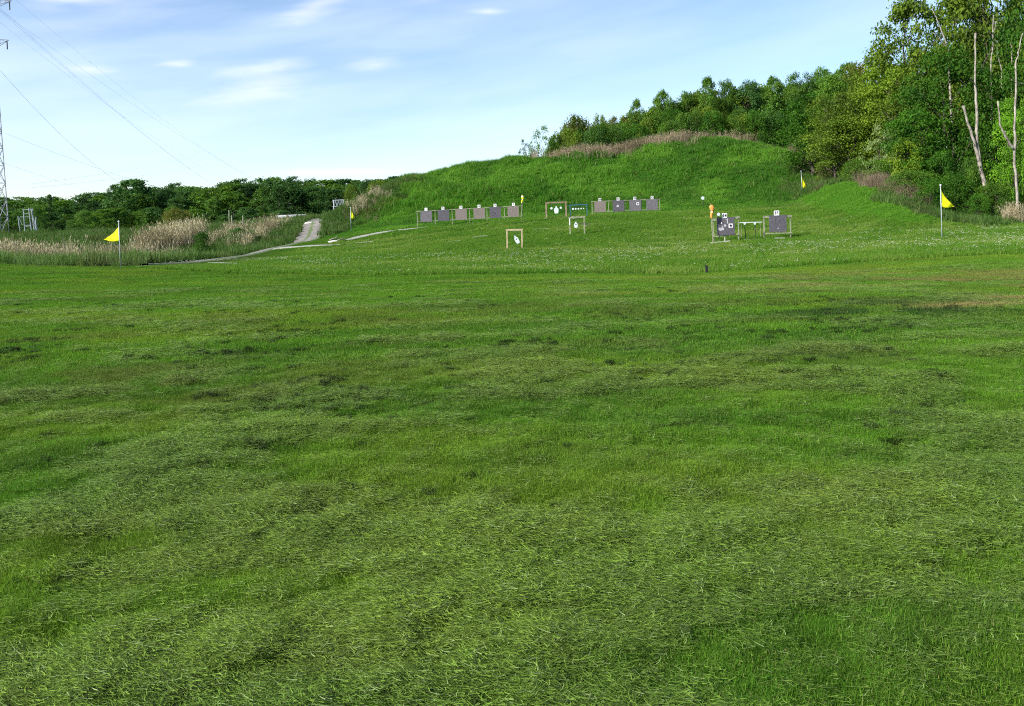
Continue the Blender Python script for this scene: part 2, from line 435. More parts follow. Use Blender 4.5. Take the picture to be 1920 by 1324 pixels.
idx = np.arange(nth * nr).reshape(nr, nth)
q = np.stack([idx[:-1, :-1], idx[:-1, 1:], idx[1:, 1:], idx[1:, :-1]], -1).reshape(-1, 4)
q2 = np.stack([idx[:-1, -1], idx[:-1, 0], idx[1:, 0], idx[1:, -1]], -1)
V = np.stack([GX.ravel(), GY.ravel(), GZ.ravel()], -1)
V = np.vstack([V, [[0, 0, 0]]])
faces = np.vstack([q, q2])
M_ground = tintmat('ground_grass', 'GEOMETRY', (.42, .46, .34), trans=0.0, var=.45, spec=0.0, rough=1.0)
me = np_mesh('ground', V, faces[:, ::-1], M_ground, True)
ca = me.color_attributes.new('tint', 'FLOAT_COLOR', 'POINT')
T = tint(GX.ravel(), GY.ravel()); T = np.vstack([T, T[:1]])
ca.data.foreach_set('color', np.hstack([T, np.ones((len(T), 1))]).astype(np.float32).ravel())
ground = tag(link('ground', me), kind='structure')

def strip(name, pts, widths, mat, lift=.03, wob=.25, kind='structure', seed=0):
    """pavement draped on the ground along a centre line"""
    pts = np.array(pts); L = np.concatenate([[0], np.cumsum(np.hypot(*np.diff(pts[:, :2], axis=0).T))])
    s = np.linspace(0, L[-1], max(8, int(L[-1] / .4)))
    cx = np.interp(s, L, pts[:, 0]); cyy = np.interp(s, L, pts[:, 1]); w = np.interp(s, L, widths)
    for _ in range(6):
        cx[1:-1] = (cx[:-2] + cx[1:-1] * 2 + cx[2:]) / 4; cyy[1:-1] = (cyy[:-2] + cyy[1:-1] * 2 + cyy[2:]) / 4
    tx = np.gradient(cx); ty = np.gradient(cyy); n = np.hypot(tx, ty); nx, ny = -ty / n, tx / n
    K = 9; vs_ = []
    for k in range(K):
        a = (k / (K - 1) - .5)
        ww = a * w * (1 + wob * (fbm(s / 1.2, s * 0 + k // 5 * 7, 200 + seed + (k > 4) * 9, 3) - .5) * 2)
        x = cx + nx * ww; y = cyy + ny * ww
        z = G(x, y) + (lift if 0 < k < K - 1 else -.02)
        vs_.append(np.stack([x, y, z], -1))
    vs_ = np.stack(vs_, 1); n = len(s); ii = np.arange(n * K).reshape(n, K)
    f = np.stack([ii[:-1, :-1], ii[1:, :-1], ii[1:, 1:], ii[:-1, 1:]], -1).reshape(-1, 4)
    me_ = np_mesh(name, vs_.reshape(-1, 3), f, mat, True)
    at_ = me_.attributes.new('across', 'FLOAT', 'POINT'); at_.data.foreach_set('value', np.tile(np.abs(np.linspace(-1, 1, K)), n).astype(np.float32))
    return tag(link(name, me_), kind=kind)

def gravel_mat(name, base, light, dark, sc=3.):
    mt, t = mat_new(name); geo = N(t, 'ShaderNodeNewGeometry')
    n1 = noise_(t, geo.outputs['Position'], sc, 8, .75); n2 = noise_(t, geo.outputs['Position'], sc * .22, 4, .6)
    c = mix_(t, maprange(t, n1, .35, .65), dark, light); c = mix_(t, maprange(t, n2, .35, .65), c, base)
    ac = N(t, 'ShaderNodeAttribute', attribute_name='across').outputs['Fac']
    n3 = noise_(t, geo.outputs['Position'], sc * .9, 6, .75)
    mid_ = math_(t, 'SUBTRACT', 1.0, math_(t, 'ABSOLUTE', math_(t, 'MULTIPLY', ac, 2.6)), clamp=True)
    k_ = math_(t, 'MAXIMUM', math_(t, 'MULTIPLY', mid_, .75 if name == 'gravel' else 0.0), maprange(t, ac, .55, 1.0, 0.0, .95))
    k_ = maprange(t, math_(t, 'ADD', k_, math_(t, 'MULTIPLY', math_(t, 'SUBTRACT', n3, .5), 1.6)), .45, .62)
    c = mix_(t, k_, c, (.075, .115, .03))
    p = N(t, 'ShaderNodeBsdfPrincipled'); t.links.new(c, p.inputs['Base Color']); p.inputs['Roughness'].default_value = .95
    b = N(t, 'ShaderNodeBump'); b.inputs['Strength'].default_value = .6; b.inputs['Distance'].default_value = .05
    t.links.new(n1, b.inputs['Height']); t.links.new(b.outputs[0], p.inputs['Normal'])
    o = N(t, 'ShaderNodeOutputMaterial'); t.links.new(p.outputs[0], o.inputs[0]); return mt
M_gravel = gravel_mat('gravel', (.17, .155, .135), (.26, .24, .205), (.09, .08, .065), 1.6)
M_pale = gravel_mat('pale_gravel', (.28, .27, .24), (.38, .365, .33), (.17, .17, .13))
def pg(u, v, Y): return P(u, v, Y)
ROAD = [at(u, Y) for u, Y in ((270, 50), (330, 53), (400, 58), (480, 67), (540, 74), (575, 81), (586, 90), (584, 98), (596, 106), (610, 114), (625, 124), (640, 135))]
strip('road', ROAD, [.7, 1.7, 2.7, 3.3, 3.5, 3.2, 3.0, 2.7, 2.6, 2.6, 2.6, 2.6], M_gravel, .12, .18)
ROAD = np.array(ROAD); RD = np.stack([np.interp(np.linspace(0, 11, 80), np.arange(12), ROAD[:, k]) for k in (0, 1)], -1); ROADU = (U0 + FPX * ROAD[:, 0] / ROAD[:, 1])[:8] + np.arange(8) * .01; ROADU = np.maximum.accumulate(ROADU)
strip('path', [at(u, Y) for u, Y in ((648, 67), (672, 69), (700, 71), (735, 72), (775, 72.6), (800, 72.9))], [.7, 1.5, 1.6, 1.2, .7, .4], M_pale, .05, .25, seed=3)
strip('path', [at(u, Y) for u, Y in ((500, 67.5), (560, 65), (620, 63.5), (670, 63.5), (708, 64))], [1.0, 1.0, .55, .4, .3], M_pale, .05, .3, seed=5)
strip('path', [at(u, Y) for u, Y in ((395, 50), (425, 47.5), (448, 46))], [.5, 1.1, .7], M_pale, .05, .2, seed=7)
strip('path', [at(u, Y) for u, Y in ((-40, 50), (60, 49), (130, 48))], [.3, .7, .3], M_pale, .05, .3, seed=9)
for (a, b, Y, sd_) in ((838, 866, 56, 1), (884, 916, 57, 2), (1000, 1030, 58, 3), (1070, 1100, 66, 4)):
    strip('path', [at(a, Y), at((a + b) / 2, Y + .1), at(b, Y)], [.15, .35, .15], M_pale, .06, .3, seed=20 + sd_)

# ------------------------------------------------------------------ scattered grass (geometry-node instances; nobody could count it)
def scatter(name, pos, rot, scl, idx_, protos, tcol=None, label=None, cat='grass'):
    pc = bpy.data.collections.new(name + '_kinds')
    for i, (pm) in enumerate(protos):
        o = bpy.data.objects.new('%s_kind_%02d' % (name, i), pm); pc.objects.link(o)
    n = len(pos); me = bpy.data.meshes.new(name)
    me.vertices.add(n); me.vertices.foreach_set('co', np.asarray(pos, np.float32).ravel())
    a = me.attributes.new('rot', 'FLOAT_VECTOR', 'POINT'); a.data.foreach_set('vector', np.asarray(rot, np.float32).ravel())
    a = me.attributes.new('scl', 'FLOAT_VECTOR', 'POINT'); a.data.foreach_set('vector', np.asarray(scl, np.float32).ravel())
    a = me.attributes.new('pick', 'INT', 'POINT'); a.data.foreach_set('value', np.asarray(idx_, np.int32))
    if tcol is not None:
        a = me.attributes.new('tint', 'FLOAT_COLOR', 'POINT'); a.data.foreach_set('color', np.hstack([tcol, np.ones((n, 1))]).astype(np.float32).ravel())
    o = link(name, me)
    g = bpy.data.node_groups.new(name, 'GeometryNodeTree')
    g.interface.new_socket('Geometry', in_out='INPUT', socket_type='NodeSocketGeometry')
    g.interface.new_socket('Geometry', in_out='OUTPUT', socket_type='NodeSocketGeometry')
    gi = g.nodes.new('NodeGroupInput'); go = g.nodes.new('NodeGroupOutput')
    mp = g.nodes.new('GeometryNodeMeshToPoints'); ip = g.nodes.new('GeometryNodeInstanceOnPoints')
    ci = g.nodes.new('GeometryNodeCollectionInfo'); ci.inputs['Collection'].default_value = pc
    ci.inputs['Separate Children'].default_value = True; ci.inputs['Reset Children'].default_value = True
    def attr(nm, dt):
        k = g.nodes.new('GeometryNodeInputNamedAttribute'); k.data_type = dt; k.inputs[0].default_value = nm
        return next(s for s in k.outputs if s.enabled and s.name == 'Attribute')
    L = g.links
    L.new(gi.outputs[0], mp.inputs[0]); L.new(mp.outputs[0], ip.inputs['Points']); L.new(ci.outputs[0], ip.inputs['Instance'])
    ip.inputs['Pick Instance'].default_value = True
    L.new(attr('pick', 'INT'), ip.inputs['Instance Index'])
    e2r = g.nodes.new('FunctionNodeEulerToRotation'); L.new(attr('rot', 'FLOAT_VECTOR'), e2r.inputs[0]); L.new(e2r.outputs[0], ip.inputs['Rotation'])
    L.new(attr('scl', 'FLOAT_VECTOR'), ip.inputs['Scale'])
    L.new(ip.outputs[0], go.inputs[0])
    md = o.modifiers.new('scatter', 'NODES'); md.node_group = g
    tag(o, label, cat if label else None, kind='stuff')
    return o
def blades(seed, n, R, h, w, bend, lie=0.0, seg=2, zr=(0, 0), tipw=.15, along=None):
    """a tuft: n tapering curved blades; lie=1 lays them nearly flat"""
    r = np.random.default_rng(seed)
    ang = r.uniform(0, 2 * np.pi, n); rad_ = R * np.sqrt(r.uniform(0, 1, n))
    bx, by = rad_ * np.cos(ang), rad_ * np.sin(ang)
    da = r.uniform(0, 2 * np.pi, n)
    if along: da = r.normal(0, along, n) + np.pi * (r.uniform(0, 1, n) < .5)
    L = r.uniform(h[0], h[1], n); W = r.uniform(w[0], w[1], n)
    tilt0 = np.where(r.uniform(0, 1, n) < lie, r.uniform(1.34, 1.62, n), r.uniform(0, .45, n))
    bd = r.uniform(bend[0], bend[1], n)
    z0 = r.uniform(zr[0], zr[1], n)
    curl = r.uniform(-1, 1, n) * (.3 + lie)
    x, y, z = bx.copy(), by.copy(), z0.copy()
    vs_ = []; hd = da + r.uniform(-1, 1, n) * (.35 if along else 1)
    for k in range(seg + 1):
        t = k / seg; ww = W * (1 - t * (1 - tipw)) / 2
        vs_.append(np.stack([x - np.sin(hd) * ww, y + np.cos(hd) * ww, z], -1))
        vs_.append(np.stack([x + np.sin(hd) * ww, y - np.cos(hd) * ww, z + ww * .4], -1))
        a = tilt0 + bd * t; dirn = da + curl * t
        x = x + np.cos(dirn) * np.sin(a) * L / seg; y = y + np.sin(dirn) * np.sin(a) * L / seg
        z = np.maximum(z + np.cos(a) * L / seg, .002)
    Vv = np.stack(vs_, 1); m = 2 * (seg + 1); f = []
    b = np.arange(n)[:, None] * m
    for k in range(seg): f.append(b + np.array([[2 * k, 2 * k + 1, 2 * k + 3, 2 * k + 2]]))
    return Vv.reshape(-1, 3), np.concatenate(f)
def proto(name, mat, *a, **k):
    v, f = blades(*a, **k); return np_mesh(name, v, f, mat)

M_blade = tintmat('grass_blade', 'INSTANCER', (1.22, 1.22, .85), trans=.35, var=.42, dry=(.26, .27, .09), dryf=.06, spec=.1)
M_clip = tintmat('grass_clippings', 'INSTANCER', (1.05, 1.08, .62), trans=.06, var=.7, dry=(.17, .23, .08), dryf=.08, rough=.7, spec=.1)
M_clod = tintmat('clod_strand', 'INSTANCER', (1, 1, 1), trans=.05, var=.6, spec=.05, rough=.8)
M_tall = tintmat('tall_grass_blade', 'INSTANCER', (1.35, 1.3, .9), trans=.35, var=.35, dry=(.26, .26, .10), dryf=.05, spec=.1)

def sector(n, y0, y1, amax=.86, side=4.5):
    """points over the ground ahead, uniform, with a margin to both sides"""
    n = int(n * (amax * (y1 ** 2 - y0 ** 2) + 2 * side * (y1 - y0)) / (amax * (y1 ** 2 - y0 ** 2)))
    y = RNG.uniform(y0, y1, n * 2); k = RNG.uniform(0, amax * y1 + side, n * 2) < amax * y + side; y = y[k][:n]
    x = RNG.uniform(-1, 1, len(y)) * (amax * y + side)
    return x, y
def mk(x, y, zoff=0.0): return np.stack([x, y, G(x, y) + zoff], -1)
def rx(n): return np.stack([RNG.normal(0, .07, n), RNG.normal(0, .07, n), RNG.normal(0, .35, n)], -1)
def rz(n, tilt=0.0): return np.stack([RNG.normal(0, tilt, n) if tilt else np.zeros(n), RNG.normal(0, tilt, n) if tilt else np.zeros(n), RNG.uniform(0, 6.283, n)], -1)

near = [proto('tuft', M_blade, 100 + i, 95, .07, (.010, .026), (.0015, .0028), (.2, 1.3), lie=.65) for i in range(6)]
x, y = sector(60000, .9, 9)
keep = RNG.uniform(0, 1, len(x)) < 1.0
n = len(x); s = RNG.uniform(.8, 1.25, n) * (1 + .35 * (fbm(x / .5, y / .4, 300, 3) - .5))
scatter('near_lawn_grass', mk(x, y), rz(n), np.stack([s, s, s * RNG.uniform(.75, 1.25, n)], -1), RNG.integers(0, 6, n), near, tint(x, y))
mid = [proto('tuft', M_blade, 200 + i, 90, .15, (.016, .036), (.003, .006), (.2, 1.3), lie=.5) for i in range(5)]
x, y = sector(70000, 8.4, 30); k = mown(x, y); x, y = x[k], y[k]; n = len(x); s = RNG.uniform(.8, 1.3, n)
scatter('lawn_grass', mk(x, y), rz(n), np.stack([s, s, s * RNG.uniform(.7, 1.2, n)], -1), RNG.integers(0, 5, n), mid, tint(x, y))
x, y = sector(30000, 28, 46); k = mown(x, y); x, y = x[k], y[k]; n = len(x); s = RNG.uniform(1.2, 2.0, n)
scatter('far_lawn_grass', mk(x, y), rz(n), np.stack([s * 1.2, s * 1.2, s * .75], -1), RNG.integers(0, 5, n), mid, tint(x, y))

# clippings left by the mower: flattened strands in streaks, piled up into small clods, darkened for the shade within
def clipmask(x, y): return fbm(x / 1.1, y / .55, 400, 5) + .10 * np.exp(-((np.hypot(x, y) - 3.0) / 1.6) ** 2)
clip = [proto('strands', M_clip, 500 + i, 90, .09, (.012, .050), (.0016, .0032), (-.15, .25), lie=1.0, seg=3, zr=(.004, .034), along=.6) for i in range(6)]
x, y = sector(50000, .9, 9.5); cm = clipmask(x, y); k = RNG.uniform(0, 1, len(x)) < sstep(cm, .46, .62) * .95 + .06; x, y = x[k], y[k]; n = len(x)
tc_ = tint(x, y) * .55 + np.array([.135, .172, .062]) * .46
s = RNG.uniform(.7, 1.2, n); pile = 1 + .7 * sstep(clipmask(x, y) + (fbm(x / .3, y / .16, 470, 3) - .5) * .5, .60, .74)
scatter('near_grass_clippings', mk(x, y), rx(n), np.stack([s, s, s * pile * RNG.uniform(.7, 1.4, n)], -1), RNG.integers(0, 6, n), clip, tc_)
clip2 = [proto('strands', M_clip, 520 + i, 80, .16, (.03, .085), (.003, .0055), (-.2, .3), lie=1.0, seg=3, zr=(.008, .032), along=.6) for i in range(4)]
x, y = sector(34000, 9, 26); cm = clipmask(x / 1.4, y / 1.4 + 5); k = (RNG.uniform(0, 1, len(x)) < sstep(cm, .50, .64) * .8) & mown(x, y); x, y = x[k], y[k]; n = len(x)
tc_ = tint(x, y) * .65 + np.array([.135, .172, .062]) * .38; s = RNG.uniform(.8, 1.3, n)
scatter('grass_clippings', mk(x, y), rx(n), np.stack([s, s, s * .9], -1), RNG.integers(0, 4, n), clip2, tc_)
clod = [proto('clod', M_clod, 540 + i, 420, .06, (.015, .045), (.003, .006), (-.3, 1.0), lie=.8, seg=2, zr=(.0, .05)) for i in range(4)]
x, y = sector(40000, 1.9, 20); cm = clipmask(x, y) * .45 + fbm(x / 1.7, y / .8, 430, 4) * .3 + fbm(x / .30, y / .16, 480, 3) * .25; k = RNG.uniform(0, 1, len(x)) < (sstep(cm, .53, .60) * .9 + .006) * (1 - .88 * sstep(y, 9, 14)); k |= (RNG.uniform(0, 1, len(x)) < .05 * (1 - sstep(y, 5, 8))) & (cm > .47)
k |= (RNG.uniform(0, 1, len(x)) < .10 * np.clip(gblob(x, y, 1200, 690, 8.8, 2.2, 1.2), 0, 1))
x, y = x[k], y[k]; n = len(x); s = RNG.uniform(.3, 1.0, n) ** 1.2 * (.7 + .3 * sstep(y, 3, 7))
scatter('grass_clods', mk(x, y, -.012), rz(n), np.stack([s * RNG.uniform(1, 2.2, n), s, s * RNG.uniform(.6, 1.1, n)], -1), RNG.integers(0, 4, n), clod, np.array([.020, .034, .009]) * RNG.uniform(.6, 2.2, (n, 1)))  # low tint paints in the shadow between the piled strands

# unmown grass beyond the edge, range floor and berm
tall = [proto('tuft', M_tall, 600 + i, 70, .22, (.10, .26), (.008, .016), (.2, 1.0), seg=2) for i in range(5)]
x, y = sector(60000, 28, 62, .80); k = ~mown(x, y) & (x > -30 + (y - 44) * .35); x, y = x[k], y[k]; n = len(x)
def verge(x, y):
    rd = np.full(len(x), 99.)
    for a, b in RD: rd = np.minimum(rd, np.hypot(x - a, (y - b) * .8))
    return .07 + .93 * sstep(rd, 1.8, 9)
def on_path(x, y):
    m_ = np.zeros(len(x), bool)
    for o in col.objects:
        if o.name.split('.')[0] in ('path', 'road'):
            co = np.empty(len(o.data.vertices) * 3, np.float32); o.data.vertices.foreach_get('co', co); co = co.reshape(-1, 3)
            c9 = co.reshape(-1, 9, 3)[:, 4]; e9 = co.reshape(-1, 9, 3)[:, 8]; w9 = np.hypot(*(e9 - c9)[:, :2].T)
            for i in range(0, len(c9)):
                m_ |= (x - c9[i, 0]) ** 2 + (y - c9[i, 1]) ** 2 < (w9[i] * .92) ** 2
    return m_
k = ~on_path(x, y); x, y = x[k], y[k]; n = len(x)
s = RNG.uniform(.6, 1.1, n) * np.where(y < edge_y(x) + 6, 1.0, .75)
s = s * verge(x, y)
scatter('unmown_grass', mk(x, y), rz(n), np.stack([s, s, s * RNG.uniform(.7, 1.2, n)], -1), RNG.integers(0, 5, n), tall, tint(x, y))
x, y = sector(70000, 60, 101, .75); k = (x > -27 + (y - 60) * .05); x, y = x[k], y[k]; k = ~on_path(x, y); x, y = x[k], y[k]; n = len(x)
m1 = ridge(x, y, BERM, .47, 1.2) - BG(x, y); s = RNG.uniform(.7, 1.3, n) * (.65 + .8 * sstep(fbm(x / 1.3, y / 2.0, 150, 3), .42, .66)) * np.maximum(verge(x, y), sstep(m1, 0, 1.5) * .7) * (.55 + .45 * sstep(m1, -1.5, .5)) * (1.0 + .7 * sstep(m1, -1, 2) * fbm(x / 2, y / 2, 9, 3) * 1.6)
scatter('bank_grass', mk(x, y), rz(n, .15), np.stack([s * 1.25, s * 1.25, s], -1), RNG.integers(0, 5, n), tall, tint(x, y))

# white clover heads
mb = MB()
for i in range(5):
    a = RNG.uniform(-.25, .25, 2); z = RNG.uniform(.12, .26)
    mb.tube([(a[0], a[1], z), (a[0], a[1], z + .010), (a[0], a[1], z + .02)], [.007, .014, .004], 5)
M_clover = surf('clover_white', (.42, .44, .32), .8, .2, 30, 0)
mb_o = mb.build('clover', M_clover); cm_ = mb_o.data; bpy.data.objects.remove(mb_o)
x, y = sector(26000, 28, 74, .80); dens = sstep(fbm(x / 5, y / 2.2, 700, 4), .44, .62)
dens = dens * np.where(y < edge_y(x) + 17, 1.0, .18) + .5 * np.clip(gblob(x, y, 1600, 455, 42, 14, 4), 0, 1)
k = ~mown(x, y) & (RNG.uniform(0, 1, len(x)) < dens * .42) & (x > -26 + (y - 44) * .35); x, y = x[k], y[k]; n = len(x); s = RNG.uniform(.6, 1.15, n)
scatter('white_clover', mk(x, y), rz(n), np.stack([s, s, s], -1), np.zeros(n, int), [cm_])

# ------------------------------------------------------------------ reeds and weeds
M_reed = leafmat('dry_reed', (.36, .31, .19), (.48, .42, .28), (.24, .20, .12), trans=.15, nscale=.5, var=.1)
M_reed2 = leafmat('old_reed', (.24, .19, .125), (.33, .27, .18), (.16, .13, .08), trans=.15, nscale=.5, var=.1)
M_reedg = leafmat('green_reed', (.085, .155, .035), (.13, .205, .06), (.11, .14, .05), trans=.3, nscale=.5, var=.1)
M_brush = leafmat('bare_brush', (.13, .10, .065), (.18, .145, .095), (.09, .075, .05), trans=.1, nscale=.5, var=.1)
M_weed = leafmat('weed_leaf', (.055, .125, .022), (.10, .165, .04), (.10, .12, .045), trans=.3, nscale=.6, var=.1)
def reedproto(name, seed, n, R, h, w, mat, plume=True):
    v, f = blades(seed, n, R, h, w, (.02, .35), seg=3, tipw=.3)
    if plume:
        r = np.random.default_rng(seed + 1)
        vv = v.reshape(n, 8, 3); tips = vv[:, 6:8].mean(1); add = []; af = []
        b = len(v)
        for k in range(n):
            if r.uniform() < .7:
                t = tips[k]; L = r.uniform(.15, .3); ww = r.uniform(.02, .045); an = r.uniform(0, 6.28); lean = r.uniform(-.1, .1, 2)
                d = np.array([math.cos(an), math.sin(an), 0]) * ww
                add += [t - [0, 0, L * .4], t + d + [0, 0, L * .1], t + [lean[0], lean[1], L * .8], t - d + [0, 0, L * .1]]
                af.append([b, b + 1, b + 2, b + 3]); b += 4
        v = np.vstack([v, add]); f = np.vstack([f, af])
    return np_mesh(name, v, f, mat)
reedD = [reedproto('reed', 800 + i, 45, .55, (1.3, 2.3), (.02, .04), M_reed) for i in range(4)]
reedC = [reedproto('reed', 840 + i, 34, .6, (.9, 2.0), (.02, .04), M_reed2) for i in range(4)]
reedG = [reedproto('reed', 810 + i, 70, .55, (.5, 1.2), (.025, .05), M_reedg, False) for i in range(3)]
brush = [reedproto('twig', 820 + i, 60, .5, (.5, 1.3), (.015, .03), M_brush, False) for i in range(3)]
weed = [proto('weed', M_weed, 830 + i, 90, .45, (.25, .7), (.03, .06), (.2, 1.2), seg=2) for i in range(4)]
def patch(name, n, pts, protos, label, cat='reeds', smin=.8, smax=1.2, wu=20, wy=3, zs=1.0, sgn=0):
    """patches given as (u, Y, spread across in px, spread in depth in m, share)"""
    X = []; 
    tot = sum(p[4] for p in pts)
    for u, Y, su, sy, sh in pts:
        k = int(n * sh / tot); c = at(u, Y)
        X.append(np.stack([c[0] + RNG.normal(0, su / FPX * Y, k).clip(-2.2 * su / FPX * Y, 2.2 * su / FPX * Y), c[1] + RNG.normal(0, sy, k)], -1))
    X = np.vstack(X); x, y = X[:, 0], X[:, 1]; kk = ~mown(x, y - .8); x, y = x[kk], y[kk]
    ua = U0 + FPX * x / y; ry = np.interp(ua, ROADU, ROAD[:len(ROADU), 1], left=0, right=0)
    kk = ~on_path(x, y) & ((ry == 0) | (y > ry + 1.6)); x, y = x[kk], y[kk]; n = len(x)
    s = RNG.uniform(smin, smax, n)
    return scatter(name, mk(x, y, -.03), rz(n, .05), np.stack([s, s, s * RNG.uniform(.8, 1.15, n) * zs], -1), RNG.integers(0, len(protos), n), protos, None, label, cat)
patch('dry_reeds', 340, [(5, 62, 32, 4, 5), (-90, 62, 50, 5, 5), (130, 72, 50, 4, .5), (215, 62, 30, 3, 1.0)], reedD, 'tan dry reeds standing at the left edge behind the flag', smin=.75, smax=1.1)
patch('dry_reeds', 130, [(312, 86, 19, 2.5, 5), (345, 88, 10, 2, 2)], reedD, 'tallest clump of tan dry reeds above the dark shrub', smin=.95, smax=1.3)
patch('dry_reeds', 75, [(440, 90, 14, 3, 2), (478, 86, 16, 3, 3), (515, 92, 14, 3, 1)], reedD, 'tan dry reeds just left of the gravel track', smin=.6, smax=.95)
patch('green_reeds', 1700, [(20, 55, 80, 4, 4), (-100, 56, 80, 4, 3), (210, 54, 60, 3, 3.5), (110, 60, 90, 5, 3), (300, 66, 60, 5, 2)], reedG, 'green reeds along the far edge of the mown lawn', smin=.4, smax=1.15)
patch('weeds', 7000, [(100, 70, 120, 9, 4), (300, 74, 80, 8, 4), (430, 76, 60, 7, 4), (510, 78, 35, 6, 2), (380, 62, 40, 4, 1.5), (-100, 80, 120, 12, 3), (200, 100, 200, 12, 4), (450, 105, 90, 12, 3), (560, 100, 20, 7, 1), (380, 130, 220, 14, 3)], weed, 'green weeds filling the hollow left of the track', 'weeds', smin=.8, smax=1.6)
patch('weeds', 2600, [(640, 90, 14, 4, 2), (660, 94, 22, 3, 3), (700, 96, 26, 3, 3), (740, 97, 25, 3, 3), (625, 104, 12, 6, 1.5), (640, 108, 30, 5, 2)], weed, 'rank weeds on the left shoulder of the berm', 'weeds', smin=.6, smax=1.3)
patch('dry_brush', 90, [(690, 94, 22, 3, 3), (735, 95, 22, 2.5, 3), (775, 96, 12, 2, 2), (675, 90, 20, 2, 1.2)], brush, 'brown brush on the left shoulder of the berm', 'brush', smin=.4, smax=.8)
patch('dry_reeds', 30, [(700, 93, 16, 2, 3), (672, 91, 10, 1.5, 2)], reedD, 'straw coloured reeds right of the flag by the gravel track', smin=.4, smax=.7)
patch('crest_reeds', 1200, [(u, 100.5, 26, 1.6, 1) for u in range(1060, 1290, 20)] + [(1320, 101, 14, 1, .2), (1350, 101, 20, 1.0, .6), (1385, 100, 14, 1.0, .6)], reedC, 'brown dry reeds lining the crest of the berm', smin=.45, smax=.85)
patch('crest_brush', 700, [(u, 99.5, 22, 1, 1) for u in range(800, 1090, 22)] + [(1440, 98, 24, 1.2, 1), (1480, 96, 18, 1.2, 1), (990, 99, 14, 1, 2)], brush, 'low dark brush along the left half of the berm crest', 'brush', smin=.2, smax=.5)
patch('dry_brush', 900, [(1515, 92, 9, 2, 3), (1530, 90, 9, 2, 3), (1520, 97, 10, 2, 2)], brush, 'brown brush in the gully beside the far right flag', 'brush', smin=.7, smax=1.3)
patch('dry_brush', 900, [(1645, 66, 12, 1.0, 2), (1668, 62, 12, 1.0, 2.5), (1695, 58.5, 12, 1.0, 2), (1615, 72, 10, 1.5, .6)], brush, 'brown brush behind the grassy side bank', 'brush', smin=.6, smax=1.1)
patch('weeds', 700, [(1504, 86, 8, 4, 2), (1500, 80, 8, 2, 1.2), (1520, 78, 8, 3, 1)], weed, 'pale weeds in the gully under the far right flag', 'weeds', smin=.6, smax=1.1)
patch('wood_edge_grass', 1500, [(1740, 55, 30, 2, 2), (1800, 56, 30, 2, 2), (1870, 57, 40, 2, 2), (1930, 57, 30, 2, 2), (2050, 58, 60, 2, 2)], weed, 'rough grass along the foot of the wood', 'grass', smin=.6, smax=1.1)
patch('dry_reeds', 30, [(1905, 54, 14, 1, 1)], reedD, 'few pale dry reeds at the right edge', smin=.4, smax=.6)

# ------------------------------------------------------------------ trees
M_bark = surf('bark', (.085, .07, .055), .9, .35, 6, .8)
M_dead = surf('dead_wood', (.24, .20, .165), .85, .45, 3, .8, second=(.40, .36, .31))
LM = {
 'dark':  leafmat('leaf_dark_green', (.034, .105, .009), (.062, .160, .012), (.024, .076, .008), nscale=.8),
 'mid':   leafmat('leaf_mid_green', (0.063, 0.144, 0.016), (0.109, 0.213, 0.023), (0.046, 0.109, 0.016), nscale=.8),
 'olive': leafmat('leaf_olive', (0.086, 0.149, 0.014), (0.144, 0.218, 0.021), (0.063, 0.103, 0.016), nscale=.7),
 'yellow':leafmat('leaf_yellow_green', (.125, .210, .014), (.190, .290, .024), (.090, .150, .014), nscale=.7),
 'lime':  leafmat('leaf_lime', (.12, .30, .018), (.20, .40, .026), (.09, .21, .016), nscale=.9),
 'rust':  leafmat('leaf_rusty', (.110, .130, .022), (.165, .165, .035), (.075, .115, .016), nscale=.7),
 'pale':  leafmat('leaf_pale', (.18, .25, .09), (.26, .33, .14), (.12, .16, .06), nscale=1.2),
 'far':   leafmat('leaf_far_green', (0.037, 0.098, 0.023), (0.067, 0.144, 0.032), (0.028, 0.069, 0.023), nscale=.35, var=.5),
 'far2':  leafmat('leaf_far_bright', (0.063, 0.144, 0.021), (0.098, 0.196, 0.030), (0.041, 0.103, 0.021), nscale=.35, var=.4),
}
